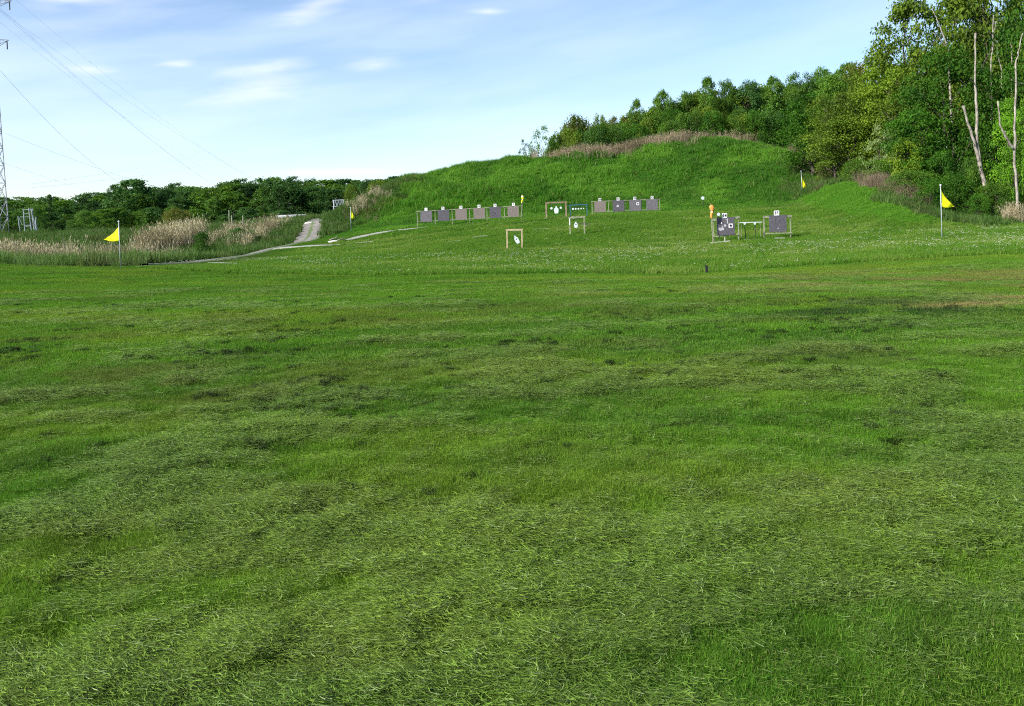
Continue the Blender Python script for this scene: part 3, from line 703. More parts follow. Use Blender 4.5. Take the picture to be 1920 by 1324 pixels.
def crown_mesh(name, seed, R, Ht, z0, ncl, nlf, leaf, prof, cr=(.20, .36), gap=.35, flat=.7):
    r = np.random.default_rng(seed)
    t = r.uniform(0, 1, ncl) ** .9
    ang = r.uniform(0, 2 * np.pi, ncl)
    lob = 1 + .28 * np.sin(ang * 2 + seed) + .18 * np.sin(ang * 3 + seed * 1.7 + t * 5)
    pr = prof(t) * lob
    rr_ = R * pr * np.sqrt(r.uniform(gap, 1, ncl))
    c = np.stack([rr_ * np.cos(ang), rr_ * np.sin(ang), z0 + t * (Ht - z0)], -1)
    crr = R * r.uniform(cr[0], cr[1], ncl) * (.6 + .5 * np.clip(pr, 0, 1))
    # leaves
    n = ncl * nlf; ci = np.repeat(np.arange(ncl), nlf)
    d = r.normal(0, 1, (n, 3)); d /= np.linalg.norm(d, axis=1)[:, None]; d[:, 2] = np.where(d[:, 2] < -.3, -d[:, 2], d[:, 2])
    rad2 = r.uniform(.45, 1.12, n) ** .7
    p = c[ci] + d * (crr[ci] * rad2)[:, None] * np.array([1, 1, flat])
    p += (r.normal(0, 1, (n, 3)) * leaf * .6)
    nn = d * .8 + r.normal(0, .55, (n, 3)) + np.array([0, 0, .35]); nn /= np.linalg.norm(nn, axis=1)[:, None]
    a = np.cross(nn, r.normal(0, 1, (n, 3))); a /= np.linalg.norm(a, axis=1)[:, None]; b = np.cross(nn, a)
    s = (leaf * r.uniform(.55, 1.25, n))[:, None]
    v = np.stack([p - a * s * .5, p + b * s * .36 - a * s * .05, p + a * s * .5 - nn * s * .12, p - b * s * .36 - a * s * .05], 1).reshape(-1, 3)
    f = np.arange(n * 4).reshape(n, 4)
    return np_mesh(name, v, f, None), c, crr
def trunk_mesh(name, seed, c, R, Ht, z0, r0, nl=14, multi=1, thin=1.0):
    r = random.Random(seed); mb = MB()
    pts = [(r.uniform(-.06, .06) * R * k, r.uniform(-.06, .06) * R * k, -.4 + (Ht * .86 + .4) * k / 6) for k in range(7)]
    mb.tube(pts, [r0 * (1 - .86 * k / 6) * (1.25 if k == 0 else 1) for k in range(7)], 8)
    order = list(range(len(c))); r.shuffle(order)
    for i in order[:nl]:
        e = Vector(c[i]); zz = max(z0 * .5, e.z - r.uniform(.25, .6) * math.hypot(e.x, e.y) - .5)
        zz = min(zz, Ht * .8); k = (zz + .4) / (Ht * .86 + .4) * 6; k0 = min(int(k), 5); f_ = k - k0
        s_ = Vector(pts[k0]).lerp(Vector(pts[k0 + 1]), f_)
        m_ = s_.lerp(e, .5) + Vector((r.uniform(-.2, .2), r.uniform(-.2, .2), r.uniform(-.1, .35)))
        ra = r0 * (1 - .8 * zz / Ht) * .5
        mb.tube([s_, m_, e], [ra, ra * .6, ra * .15 * thin], 5)
        for _ in range(2):
            e2 = e + Vector((r.uniform(-1, 1), r.uniform(-1, 1), r.uniform(0, 1))) * R * .25
            mb.tube([m_.lerp(e, .6), e2], [ra * .3, ra * .06], 4)
    o = mb.build(name, M_bark); me_ = o.data; bpy.data.objects.remove(o); return me_
P_round = lambda t: np.sin(np.pi * (t * .80 + .17)) ** .6
P_bush = lambda t: np.sqrt(np.clip(1 - (t * .97) ** 2.2, 0, 1))
P_tall = lambda t: (np.sin(np.pi * (t * .78 + .2)) ** .8) * (.8 + .2 * np.sin(t * 9))
P_cone = lambda t: (1 - t) ** .8 + .06
PROTO = {}
def mkproto(key, seed, R, Ht, z0, ncl, nlf, leaf, prof, r0=.17, nl=14, **k):
    cm2, c, crr = crown_mesh('crown', seed, R, Ht, z0, ncl, nlf, leaf, prof, **k)
    cm2.materials.append(LM['mid'])
    PROTO[key] = (cm2, trunk_mesh('trunk', seed, c, R, Ht, z0, r0, nl), R, Ht)
mkproto('round0', 1, 3.6, 10, 1.6, 95, 120, .22, P_round)
mkproto('round1', 2, 3.6, 10, 1.2, 95, 120, .22, P_round)
mkproto('round2', 3, 3.6, 10, 1.8, 80, 130, .20, P_round, gap=.2)
mkproto('ragged0', 4, 3.6, 10, 1.8, 125, 95, .20, P_tall, cr=(.13, .27), nl=26)
mkproto('ragged1', 5, 3.6, 10, 1.8, 125, 95, .20, P_tall, cr=(.13, .26), nl=26)
mkproto('bush0', 6, 3.6, 5, .2, 75, 110, .20, P_bush, r0=.10)
mkproto('bush1', 7, 3.6, 5, .2, 75, 110, .20, P_bush, r0=.10)
mkproto('sparse', 8, 3.6, 6, .3, 60, 38, .24, P_bush, r0=.09, cr=(.10, .22), nl=22)
mkproto('far0', 9, 3.6, 10, .1, 110, 50, .40, P_round, nl=4, cr=(.12, .25))
mkproto('far1', 10, 3.6, 10, .1, 110, 50, .40, P_tall, nl=4, cr=(.12, .25))
mkproto('far2', 12, 3.6, 10, .1, 100, 55, .40, P_round, nl=4, cr=(.12, .28))
mkproto('cone', 13, 2.2, 10, .6, 70, 70, .25, P_cone, nl=10)
tr = random.Random(5)
def tree(u, vtop, Y, wpx, kind, mat, label, cat='tree', group=None, name='tree', sink=0.0):
    b = at(u, Y)
    # height so that the top shows at vtop
    z = b[2] + 5
    for _ in range(5):
        uu, vv = proj(b[0], Y, z); z += (vv - vtop) / FPX * Y
    h = max(z - b[2], .8)
    cmsh, tmsh, R, Ht = PROTO[kind]
    sx = wpx / FPX * Y / 2 / (R * 1.12)
    root = link(name, None, None, (b[0], b[1], b[2] - .05 - sink), (0, 0, tr.uniform(0, 6.28)))
    root.scale = (sx, sx, (h + sink) / Ht * .97)
    tag(root, label, cat, group)
    t_ = link('trunk', tmsh, root); c = link('crown', cmsh, root)
    c.material_slots[0].link = 'OBJECT'; c.material_slots[0].material = LM[mat]
    return root
# --- the wood on the right
W = [
 (1712, -8, 76, 190, 'ragged0', 'olive', 'tall ragged tree whose open crown stands highest against the sky'),
 (1650, 95, 80, 130, 'ragged1', 'olive', 'olive tree with thin outer twigs left of the tallest ragged tree'),
 (1800, -30, 82, 150, 'ragged1', 'mid', 'thin tree with sky gaps just right of the tallest ragged tree'),
 (1850, -60, 74, 180, 'round0', 'olive', 'big olive tree behind the forked dead trunk'),
 (1925, -40, 76, 170, 'ragged0', 'mid', 'tall tree cut by the top right corner'),
 (1768, 92, 64, 150, 'round1', 'dark', 'large dark green maple left of the forked dead trunk'),
 (1722, 205, 63, 120, 'round0', 'dark', 'smaller dark green maple beneath the big maple'),
 (1880, 122, 63, 150, 'round2', 'dark', 'dark green maple between the two pale dead trees'),
 (1650, 125, 74, 140, 'round2', 'yellow', 'yellow green tree leaning over the olive trees'),
 (1685, 175, 70, 120, 'round0', 'olive', 'dull olive tree against the dark maple'),
 (1588, 178, 80, 130, 'round1', 'yellow', 'yellow green round tree at the left end of the wood'),
 (1596, 215, 75, 140, 'round0', 'olive', 'olive spreading tree above the brown brush'),
 (1536, 185, 88, 90, 'round2', 'mid', 'green tree right behind the far right flag'),
 (1560, 142, 92, 100, 'round0', 'mid', 'green tree on the rise left of the yellow green trees'),
 (1620, 118, 92, 110, 'round1', 'rust', 'rusty topped tree on the skyline of the wood'),
 (1652, 235, 67, 75, 'sparse', 'pale', 'pale grey green open shrub in front of the olive trees'),
 (1700, 262, 63, 95, 'bush0', 'yellow', 'bright yellow green bush at the foot of the dark maple'),
 (1655, 300, 66, 90, 'bush1', 'mid', 'green bush above the brown brush of the side bank'),
 (1712, 322, 58, 110, 'bush0', 'mid', 'low spreading bush left of the right hand flag'),
 (1905, 182, 56, 90, 'round2', 'lime', 'lime green sapling at the right edge of the picture'),
 (1925, 262, 55, 70, 'bush1', 'lime', 'bright lime low foliage at the right edge'),
]
for u, vt, Y, w, k, mt, lb in W: tree(u, vt, Y, w, k, mt, lb, group='trees of the wood on the right', name='maple_tree' if 'maple' in lb else ('bush' if 'bush' in lb or 'shrub' in lb else 'tree'), cat='bush' if 'bush' in lb or 'shrub' in lb else 'tree')
UND = [(1745, 335, 56, 70, 'bush1', 'dark', 'dark bush just left of the right hand flagpole'), (1790, 330, 57, 90, 'bush0', 'dark', 'dark bush just right of the yellow flag at the wood'),
       (1822, 300, 58, 70, 'bush1', 'mid', 'leafy bush at the foot of the forked dead trunk'), (1862, 345, 56, 80, 'bush0', 'mid', 'low bush right of the forked dead trunk'),
       (1900, 355, 56, 80, 'bush1', 'dark', 'dark low bush at the foot of the right dead tree'), (1835, 365, 55, 60, 'bush0', 'dark', 'small dark bush below the forked dead trunk'),
       (1945, 335, 56, 80, 'bush0', 'mid', 'low green bush cut by the right edge'), (1610, 300, 70, 70, 'bush0', 'mid', 'low green bush on the crest of the side bank'),
       (1560, 285, 80, 70, 'bush1', 'olive', 'olive bush over the gully right of the far flag'), (1765, 290, 61, 80, 'bush0', 'dark', 'tall dark bush under the big maple'),
       (1680, 350, 60, 60, 'bush1', 'mid', 'small green bush beside the brown brush'), (1790, 240, 66, 90, 'bush1', 'dark', 'dark thicket behind the forked dead trunk'),
       (1860, 230, 66, 100, 'bush0', 'dark', 'dark thicket between the pale dead trees')]
for u, vt, Y, w, k, mt, lb in UND: tree(u, vt, Y, w, k, mt, lb, 'bush', 'undergrowth at the edge of the wood', 'bush')
# deeper rows of the wood
for i in range(34):
    u = 1520 + i * 21 + tr.uniform(-8, 8); Y = tr.uniform(84, 112) if i % 2 else tr.uniform(76, 92)
    top = np.interp(u, [1520, 1600, 1660, 1720, 1800, 1920, 2300], [165, 150, 140, 70, 25, -10, -30]) + tr.uniform(0, 45) + (35 if i % 2 else 0)
    tree(u, top, Y, tr.uniform(100, 140), tr.choice(['round0', 'round1', 'round2', 'ragged1']), tr.choice(['mid', 'olive', 'mid', 'dark']), 'green tree deep in the wood behind the front row of trees', group='trees deep in the wood')
for i in range(14):
    u = 1960 + i * 32; tree(u, tr.uniform(-60, 60), tr.uniform(58, 72), tr.uniform(130, 170), tr.choice(['round0', 'round1']), tr.choice(['dark', 'mid', 'olive']), 'green tree at the edge of the wood beyond the right edge', group='trees right of the view')
# --- trees behind the berm
RG = [(1018, 236, 104, 62, 'sparse', 'mid', 'open leafy shrub at the left end of the trees on the berm'), (985, 262, 103, 34, 'sparse', 'far', 'blurry little bush leftmost on the berm crest'),
      (1085, 224, 108, 85, 'bush0', 'rust', 'broad rusty green bush next to the open shrub on the crest'), (1080, 216, 112, 26, 'cone', 'mid', 'little pointed conifer poking above the rusty bush'),
      (1128, 222, 112, 50, 'bush1', 'olive', 'small olive bush between rusty bush and slim tree'), (1160, 218, 108, 60, 'round2', 'rust', 'rusty brown tree left of the slim tree'),
      (1196, 184, 110, 44, 'ragged0', 'mid', 'slim tree with two leafy heads above its neighbours'), (1168, 232, 106, 50, 'bush1', 'mid', 'green bush below the rusty brown tree'),
      (1245, 168, 112, 70, 'ragged1', 'mid', 'first tall green tree right of the slim tree'), (1225, 215, 106, 66, 'round1', 'mid', 'dark green tree in front right of the slim tree'),
      (1262, 205, 105, 72, 'round0', 'dark', 'dark bushy tree over the middle of the crest'), (1290, 172, 114, 70, 'round2', 'mid', 'tree second from the first tall green one'),
      (1330, 143, 112, 66, 'ragged0', 'mid', 'tallest tree above the summit of the berm'), (1362, 150, 114, 60, 'round1', 'mid', 'tree just right of the tallest on the berm'),
      (1320, 200, 105, 80, 'round0', 'olive', 'lighter olive tree right above the summit of the berm'), (1385, 205, 106, 70, 'round2', 'mid', 'green tree over the brown reeds right of the summit'),
      (1405, 152, 114, 80, 'round0', 'far', 'tree with a flat top left of centre of the skyline'), (1452, 142, 114, 84, 'ragged1', 'mid', 'tall tree with feathery top on the skyline'),
      (1440, 215, 104, 70, 'round1', 'dark', 'dark tree above the right end of the berm'), (1490, 205, 102, 80, 'round0', 'dark', 'darkest tree in the hollow above the far right flag'),
      (1500, 136, 112, 80, 'round2', 'mid', 'tall tree over the right end of the berm'), (1545, 128, 112, 80, 'round1', 'mid', 'tall tree on the skyline next to the wood'),
      (1590, 116, 112, 90, 'ragged0', 'mid', 'feathery tree on the skyline where the wood begins'), (1500, 262, 98, 70, 'bush0', 'dark', 'dark bush in the gap at the right end of the berm')]
for u, vt, Y, w, k, mt, lb in RG: tree(u, vt, Y, w, k, mt, lb, 'bush' if 'bush' in lb or 'shrub' in lb else 'tree', 'trees behind the berm', 'bush' if 'bush' in lb or 'shrub' in lb else ('conifer' if 'conifer' in lb else 'tree'))
for i in range(64):
    u = 1050 + i * 8.7 + tr.uniform(-5, 5); top = np.interp(u, [1050, 1140, 1215, 1330, 1500, 1600], [238, 228, 200, 165, 150, 130]) + tr.uniform(0, 30)
    tree(u, top, tr.uniform(112, 130), tr.uniform(55, 80), tr.choice(['far0', 'far1', 'far2', 'round1']), tr.choice(['mid', 'far2', 'olive']), 'green tree packed in the second row behind the berm', group='second row of trees behind the berm')
for i in range(20):
    u = 1045 + i * 22 + tr.uniform(-6, 6); top = np.interp(u, [1045, 1150, 1300, 1480], [246, 236, 212, 222]) + tr.uniform(-6, 10)
    tree(u, top, tr.uniform(102.5, 106), tr.uniform(50, 74), tr.choice(['bush0', 'bush1']), tr.choice(['mid', 'olive', 'far2', 'dark']), 'leafy bush filling the foot of the trees behind the berm crest', 'bush', 'bushes at the foot of the trees behind the berm', 'bush')
# --- far treeline on the left
SK = [(-400, 372), (-60, 372), (0, 370), (60, 374), (85, 366), (130, 374), (200, 356), (300, 352), (340, 345), (390, 352), (430, 342), (480, 336), (540, 334), (600, 338), (650, 337), (700, 334), (760, 330), (830, 330)]
def skv(u): return np.interp(u, [a for a, b in SK], [b for a, b in SK])
tree(250, 335, 150, 96, 'far2', 'far', 'dark dome shaped tree standing above the left treeline', name='tree')
tree(216, 345, 152, 44, 'ragged0', 'far2', 'open crowned tree at the left shoulder of the dome shaped tree', name='tree')
tree(95, 364, 150, 26, 'cone', 'far', 'pointed dark conifer near the left end of the treeline', name='conifer')
for i in range(110):
    u = -330 + i * 10.6 + tr.uniform(-5, 5)
    r_ = i % 3; Y = (150, 170, 195)[r_] + tr.uniform(-6, 8)
    tree(u, skv(u) + (14, 5, 0)[r_] + tr.uniform(-4, 6), Y, tr.uniform(50, 95), tr.choice(['far0', 'far1', 'far2']), tr.choice(['far', 'far', 'far2', 'mid']), 'dark green tree packed in the treeline across the left background', group='far treeline on the left')
for i in range(30):
    u = -300 + i * 33 + tr.uniform(-9, 9)
    if 575 < u < 640: continue
    tree(u, tr.uniform(385, 402), tr.uniform(134, 146), tr.uniform(40, 60), tr.choice(['bush0', 'far2']), tr.choice(['far2', 'mid', 'far']), 'green bush at the foot of the left treeline', 'bush', 'bushes at the foot of the left treeline', 'bush')
tree(330, 392, 100, 60, 'bush1', 'rust', 'yellowish bush behind the tallest reed clump', 'bush', name='bush')
tree(380, 437, 76, 42, 'bush0', 'dark', 'dark round shrub among the weeds below the reeds', 'bush', name='shrub')
tree(268, 400, 100, 34, 'sparse', 'mid', 'thin young willow behind the left flag', 'bush', name='bush')
tree(450, 428, 84, 60, 'bush1', 'far', 'low dark bush at the foot of the reeds left of the track', 'bush', name='bush')

for i in range(20):
    u = 660 + i * 7.2 + tr.uniform(-4, 4)
    tree(u, np.interp(u, [628, 700, 760, 810], [345, 336, 331, 322]) + tr.uniform(0, 26), tr.uniform(101, 112), tr.uniform(30, 48), tr.choice(['bush0', 'bush1']), tr.choice(['far', 'mid', 'far2', 'olive']), 'dark green bush on the left shoulder behind the berm', 'bush', 'bushes on the left shoulder of the berm', 'bush')
# dead trees
def dead(label, Y, segs, base_u):
    b = at(base_u, Y); root = empty('dead_tree', b, label, 'dead tree', 'pale dead trees at the wood')
    for j, (pts, r0, r1) in enumerate(segs):
        mb = MB(); n_ = len(pts); ws = []
        for i, (u, v) in enumerate(pts):
            p = P(u, v, Y - .35 * j * (i / max(1, n_ - 1))); ws.append(Vector(p - b))
        if j == 0: ws[0] = Vector((0, 0, -.4))
        fine = []; rr2 = []
        for i in range(n_ - 1):
            for k in range(4):
                q_ = ws[i].lerp(ws[i + 1], k / 4) + Vector((tr.uniform(-.05, .05), tr.uniform(-.05, .05), 0)) * (1 if k else 0)
                fine.append(q_); t = (i + k / 4) / (n_ - 1); rr2.append((r0 * (1 - t) + r1 * t) * .62 * tr.uniform(.88, 1.12))
        fine.append(ws[-1]); rr2.append(r1)
        mb.tube(fine, rr2, 8); mb.build('trunk' if j == 0 else 'limb', M_dead, root, smooth=True)
dead('tall pale dead tree forked like a V, its right stem bare to a great height', 57,
     [([(1850, 388), (1846, 345), (1836, 300), (1832, 260), (1831, 200), (1828, 150), (1829, 62)], .26, .07),
      ([(1840, 318), (1828, 275), (1816, 235), (1806, 198)], .19, .10), ([(1829, 268), (1814, 258)], .06, .02), ([(1828, 160), (1822, 152), (1821, 146)], .06, .03)], 1852)
dead('pale dead tree with a Y fork beside the lime sapling', 54.5,
     [([(1907, 385), (1905, 340), (1902, 280), (1903, 200), (1904, 120), (1912, 90), (1918, 62)], .17, .04),
      ([(1902, 282), (1884, 255), (1875, 235), (1871, 190)], .13, .06), ([(1886, 256), (1892, 262), (1884, 245)], .04, .02), ([(1920, 158), (1904, 155), (1896, 150)], .05, .02)], 1908)
dead('slim bare dead stem high between the big olive tree and the maple', 69, [([(1856, 390), (1858, 250), (1858, 125), (1862, 70), (1863, 28)], .15, .05), ([(1862, 65), (1868, 40)], .05, .03)], 1856)
dead('crooked grey dead stem right of the slim bare one', 69.5, [([(1885, 390), (1882, 260), (1878, 130), (1870, 100), (1871, 76)], .13, .04)], 1885)
dead('short dead snag tip near the top right corner', 69.5, [([(1898, 390), (1898, 250), (1897, 105), (1896, 66)], .12, .05), ([(1897, 85), (1906, 78)], .03, .02)], 1898)
dead('bare leaning limb against the sky left of the big olive tree', 72, [([(1790, 390), (1785, 240), (1778, 90), (1762, 48), (1748, 18)], .20, .03), ([(1778, 92), (1762, 72), (1750, 62)], .09, .04)], 1790)

# ------------------------------------------------------------------ range furniture
M_post = surf('weathered_post', (.20, .21, .13), .85, .3, 6, .5, second=(.33, .34, .23))
M_wood = surf('sawn_timber', (.42, .32, .19), .8, .25, 5, .4, second=(.52, .42, .28))
M_oldwood = surf('old_brown_timber', (.20, .13, .09), .85, .3, 5, .4, second=(.30, .22, .16))
M_blue = surf('blue_paint', (.035, .12, .22), .5, .3, 6, .2)
M_steelw = surf('white_steel', (.58, .63, .65), .45, .10, 7, .1)
M_black = surf('black_paint', (.02, .022, .022), .5, .3, 8, .1)
M_sign = surf('sign_white', (.78, .76, .78), .6, .04, 5, 0)
M_ink = surf('sign_ink', (.05, .03, .05), .7, .2, 5, 0)
M_yel = leafmat('flag_yellow', (.95, .90, .02), (.98, .94, .03), None, trans=.25, nscale=3., var=.0, spec=.1)
M_pole = surf('galvanised_pole', (.42, .46, .47), .4, .15, 6, .1, metal=.3)
M_ball = surf('white_knob', (.75, .75, .75), .4, .05, 5, 0)
M_sock = surf('windsock_orange', (.85, .30, .07), .7, .12, 4, .1)
M_socky = surf('windsock_pale', (.88, .72, .38), .7, .1, 4, .1)
M_rope = surf('chain', (.06, .06, .06), .6, .2, 6, 0)
def board_mat(name, c, d, e):
    mt, t = mat_new(name); tcn = N(t, 'ShaderNodeTexCoord'); oi = N(t, 'ShaderNodeObjectInfo')
    off = N(t, 'ShaderNodeVectorMath', operation='ADD'); t.links.new(tcn.outputs['Object'], off.inputs[0])
    sc = N(t, 'ShaderNodeVectorMath', operation='SCALE'); sc.inputs[0].default_value = (13, 7, 5); t.links.new(oi.outputs['Random'], sc.inputs['Scale']); t.links.new(sc.outputs[0], off.inputs[1])
    n1 = noise_(t, off.outputs[0], 9, 6, .75); n2 = noise_(t, off.outputs[0], 1.6, 3, .5)
    vo = N(t, 'ShaderNodeTexVoronoi'); vo.inputs['Scale'].default_value = 14; t.links.new(off.outputs[0], vo.inputs['Vector'])
    c_ = mix_(t, maprange(t, n1, .35, .65), d, c); c_ = mix_(t, maprange(t, n2, .4, .65), c_, e)
    hole = math_(t, 'LESS_THAN', vo.outputs['Distance'], .17); c_ = mix_(t, math_(t, 'MULTIPLY', hole, .55), c_, (.42, .38, .36))
    p = N(t, 'ShaderNodeBsdfPrincipled'); t.links.new(c_, p.inputs['Base Color']); p.inputs['Roughness'].default_value = .95
    o = N(t, 'ShaderNodeOutputMaterial'); t.links.new(p.outputs[0], o.inputs[0]); return mt
M_bgrey = board_mat('board_grey', (.17, .155, .17), (.09, .083, .095), (.135, .125, .14))
M_btan = board_mat('board_brown', (.25, .205, .185), (.13, .105, .095), (.19, .16, .145))
M_bdark = board_mat('board_dark', (.12, .11, .13), (.055, .05, .062), (.09, .083, .10))

def text_mesh(s, size):
    c = bpy.data.curves.new('t', 'FONT'); c.body = s; c.size = size; c.align_x = 'CENTER'; c.align_y = 'CENTER'; c.extrude = .006; c.offset = size * .04
    o = bpy.data.objects.new('t', c); col.objects.link(o); dg = bpy.context.evaluated_depsgraph_get()
    me = bpy.data.meshes.new_from_object(o.evaluated_get(dg)); bpy.data.objects.remove(o); me.materials.clear(); me.materials.append(M_ink); return me
def sign(parent, org, pos, w, h, s):
    """number plate facing the firing line; pos relative to the thing's base"""
    mb = MB(); mb.box((0, 0, 0), (w, .02, h)); o = mb.build('number_sign', M_sign, parent, pos)
    d = link('digits', text_mesh(s, h * .86), o, (0, -.014, 0), (math.pi / 2, 0, 0)); d.scale = (.95, 1, 1)
    return o
def board(parent, pos, w, h, mat, label=None):
    mb = MB(); n_ = 14; t = .035; rr3 = random.Random(int(pos[0] * 100 + w * 999))
    # ragged edged mat of shot-up carpet/rubber
    top = [(-w / 2 + w * i / n_, h / 2 + rr3.uniform(-.012, .012)) for i in range(n_ + 1)]
    rgt = [(w / 2 + rr3.uniform(-.014, .006), h / 2 - h * i / n_) for i in range(1, n_)]
    bot = [(w / 2 - w * i / n_, -h / 2 + rr3.uniform(-.022, .022)) for i in range(n_ + 1)]
    lft = [(-w / 2 + rr3.uniform(-.006, .014), -h / 2 + h * i / n_) for i in range(1, n_)]
    ol = top + rgt + bot + lft; k = len(ol)
    vs_ = [(x, -t / 2, z) for x, z in ol] + [(x, t / 2, z) for x, z in ol]
    mb.add(vs_, [tuple(range(k)), tuple(range(2 * k - 1, k - 1, -1))] + [(i, (i + 1) % k, k + (i + 1) % k, k + i) for i in range(k)])
    o = mb.build('target_board', mat, parent, pos)
    if label: o['label'] = label
    return o
def paper(parent, x, z, w, h, mat=None, bull=0.0, y=-.024, name='paper_target'):
    mb = MB(); mb.box((0, 0, 0), (w, .008, h)); o = mb.build(name, mat or M_sign, parent, (x, y, z))
    if bull:
        mb = MB(); mb.disc((0, 0, 0), bull, .006, n=18); mb.build('bullseye', M_ink, o, (0, -.008, 0))
    return o
def rack(label, A, B, posts, tops, boards, nums, Ht, hb, mats, railb):
    """row of boards between rails; posts and boards given as fractions along A-B"""
    A, B = Vector(A), Vector(B); mid_ = (A + B) / 2
    root = empty('target_rack', mid_, label, 'target rack')
    def on(t): p = A.lerp(B, t); return p
    tp = [on(t).copy() for t in posts]
    for i, t in enumerate(posts):
        g = at_xy(on(t)); top = on(t).z + Ht(t)
        mb = MB(); mb.beam((0, 0, g - on(t).z - .25), (0, 0, Ht(t) + .02), .06, .06)
        mb.build('post', M_post, root, on(t) - mid_)
    a, b = posts[0], posts[-1]; off = Vector((0, -.055, 0))
    for zz, nm in ((lambda t: Ht(t) - .05, 'top_rail'), (lambda t: railb(t), 'bottom_rail')):
        mb = MB(); p0 = on(a) + Vector((-.06, 0, zz(a))) - mid_ + off; p1 = on(b) + Vector((.06, 0, zz(b))) - mid_ + off
        mb.beam(p0, p1, .035, .065); mb.build(nm, M_post, root)
    for i, (t, n_, mt) in enumerate(zip(boards, nums, mats)):
        zb = (Ht(t) + railb(t)) / 2 - .03
        p = on(t) + Vector((0, -.095, zb)) - mid_
        bo = board(root, p, 1.06, hb, mt[0], mt[1])
        sign(root, None, p + Vector((.0 + mt[2], -.03, hb / 2 + .13)), .26, .28, n_)
    return root
def at_xy(p): return float(G(p[0], p[1]))

A = P(783, 426.5, 74); B = P(978.5, 413, 74)
rk = rack('long rack of six shot-up boards numbered 1 to 6', A, B, [0, .171, .335, .502, .668, .836, 1], None, [.087, .252, .421, .594, .747, .92], list('123456'),
          lambda t: 1.52 - .14 * t, 1.03, [(M_bgrey, 'grey violet board under number 1', 0), (M_bdark, 'dark grey board under number 2', -.03), (M_btan, 'brownish board under number 3', 0), (M_btan, 'plain brown board under number 4', 0), (M_bdark, 'blue grey board with a dark streak under number 5', 0), (M_btan, 'speckled brown board under number 6', .03)], lambda t: .50 - .10 * t)
A = P(1110.5, 403.5, 74); B = P(1237, 397, 74)
rk2 = rack('rack of four shot-up boards numbered 10 to 13', A, B, [0, .245, .49, .735, 1], None, [.118, .388, .636, .886], ['10', '11', '12', '13'],
           lambda t: 1.30 - .10 * t, 1.02, [(M_btan, 'brownish board under number 10', 0), (M_bdark, 'dark board with a pale blotch under number 11', -.02), (M_bgrey, 'grey board with a paper target under number 12', -.02), (M_bgrey, 'plain grey board under number 13', .02)], lambda t: .27 - .05 * t)
bs = [c for c in rk2.children if c.name.startswith('target_board')]
def blotch(parent, x, z, s, seed, mat):
    r = random.Random(seed); mb = MB(); n_ = 9; ol = [(s * r.uniform(.5, 1) * math.cos(6.283 * i / n_), s * r.uniform(.5, 1) * math.sin(6.283 * i / n_)) for i in range(n_)]
    mb.add([(a, -.003, b) for a, b in ol] + [(a, .003, b) for a, b in ol], [tuple(range(n_)), tuple(range(2 * n_ - 1, n_ - 1, -1))] + [(i, (i + 1) % n_, n_ + (i + 1) % n_, n_ + i) for i in range(n_)])
    return mb.build('torn_patch', mat, parent, (x, -.024, z))
M_patch = surf('torn_grey', (.42, .40, .42), .9, .2, 12, 0)
blotch(bs[1], -.05, .0, .17, 3, M_patch)
paper(bs[2], .24, .13, .25, .25, bull=.075)
bs1 = [c for c in rk.children if c.name.startswith('target_board')]
blotch(bs1[4], 0, -.1, .06, 5, M_ink)

def single(label, uL, vL, uR, vR, Y, bu0, bu1, bv0, bv1, num, nu, nv, postt, mat):
    A = Vector(P(uL, vL, Y)); B = Vector(P(uR, vR, Y)); mid_ = (A + B) / 2
    root = empty('board_stand', mid_, label, 'target frame')
    k = Y / FPX; Hh = postt * k
    tops = []
    for q_, s_ in ((A, -1), (B, 1)):
        g = at_xy(q_); mb = MB(); mb.beam((0, 0, g - q_.z - .25), (0, 0, Hh), .065, .065); mb.build('post', M_post, root, q_ - mid_); tops.append(q_)
    for zz, nm, h_ in ((Hh - .08, 'top_rail', .13), (.36, 'bottom_rail', .07)):
        mb = MB(); mb.beam(A - mid_ + Vector((-.08, -.065, zz)), B - mid_ + Vector((.08, -.065, zz)), .035, h_); mb.build(nm, M_post, root)
    c = Vector(P((bu0 + bu1) / 2, (bv0 + bv1) / 2, Y - .11)) - mid_
    bo = board(root, c, (bu1 - bu0) * k, (bv1 - bv0) * k, mat)
    sp = Vector(P(nu, nv, Y - .14)) - mid_
    sign(root, None, sp, .31, .30, num)
    return root, bo
r14, b14 = single('wooden frame with a patched dark board numbered 14', 1338, 455, 1385, 450, 48, 1344, 1377.5, 407.5, 440.5, '14', 1358.3, 404.5, 45, M_bdark)
r16, b16 = single('wooden frame with a clean dark board numbered 16', 1433, 449, 1482.5, 447.5, 49, 1442, 1475, 403.5, 434.5, '16', 1456, 399.5, 44.5, M_bdark)
paper(b14, .29, .02, .24, .24, bull=.075)
blotch(b14, -.30, -.25, .05, 1, M_patch)
paper(b14, -.27, -.17, .33, .16, M_patch, name='pasted_strip')
blotch(b14, -.05, .03, .10, 6, M_patch); blotch(b14, -.26, .19, .055, 7, M_sign); blotch(b14, -.2, -.04, .07, 8, M_patch)
paper(b14, .11, .30, .07, .30, M_patch, name='pasted_strip'); blotch(b14, .02, .38, .035, 9, M_sign)
blotch(b16, -.0, -.30, .05, 10, M_patch)

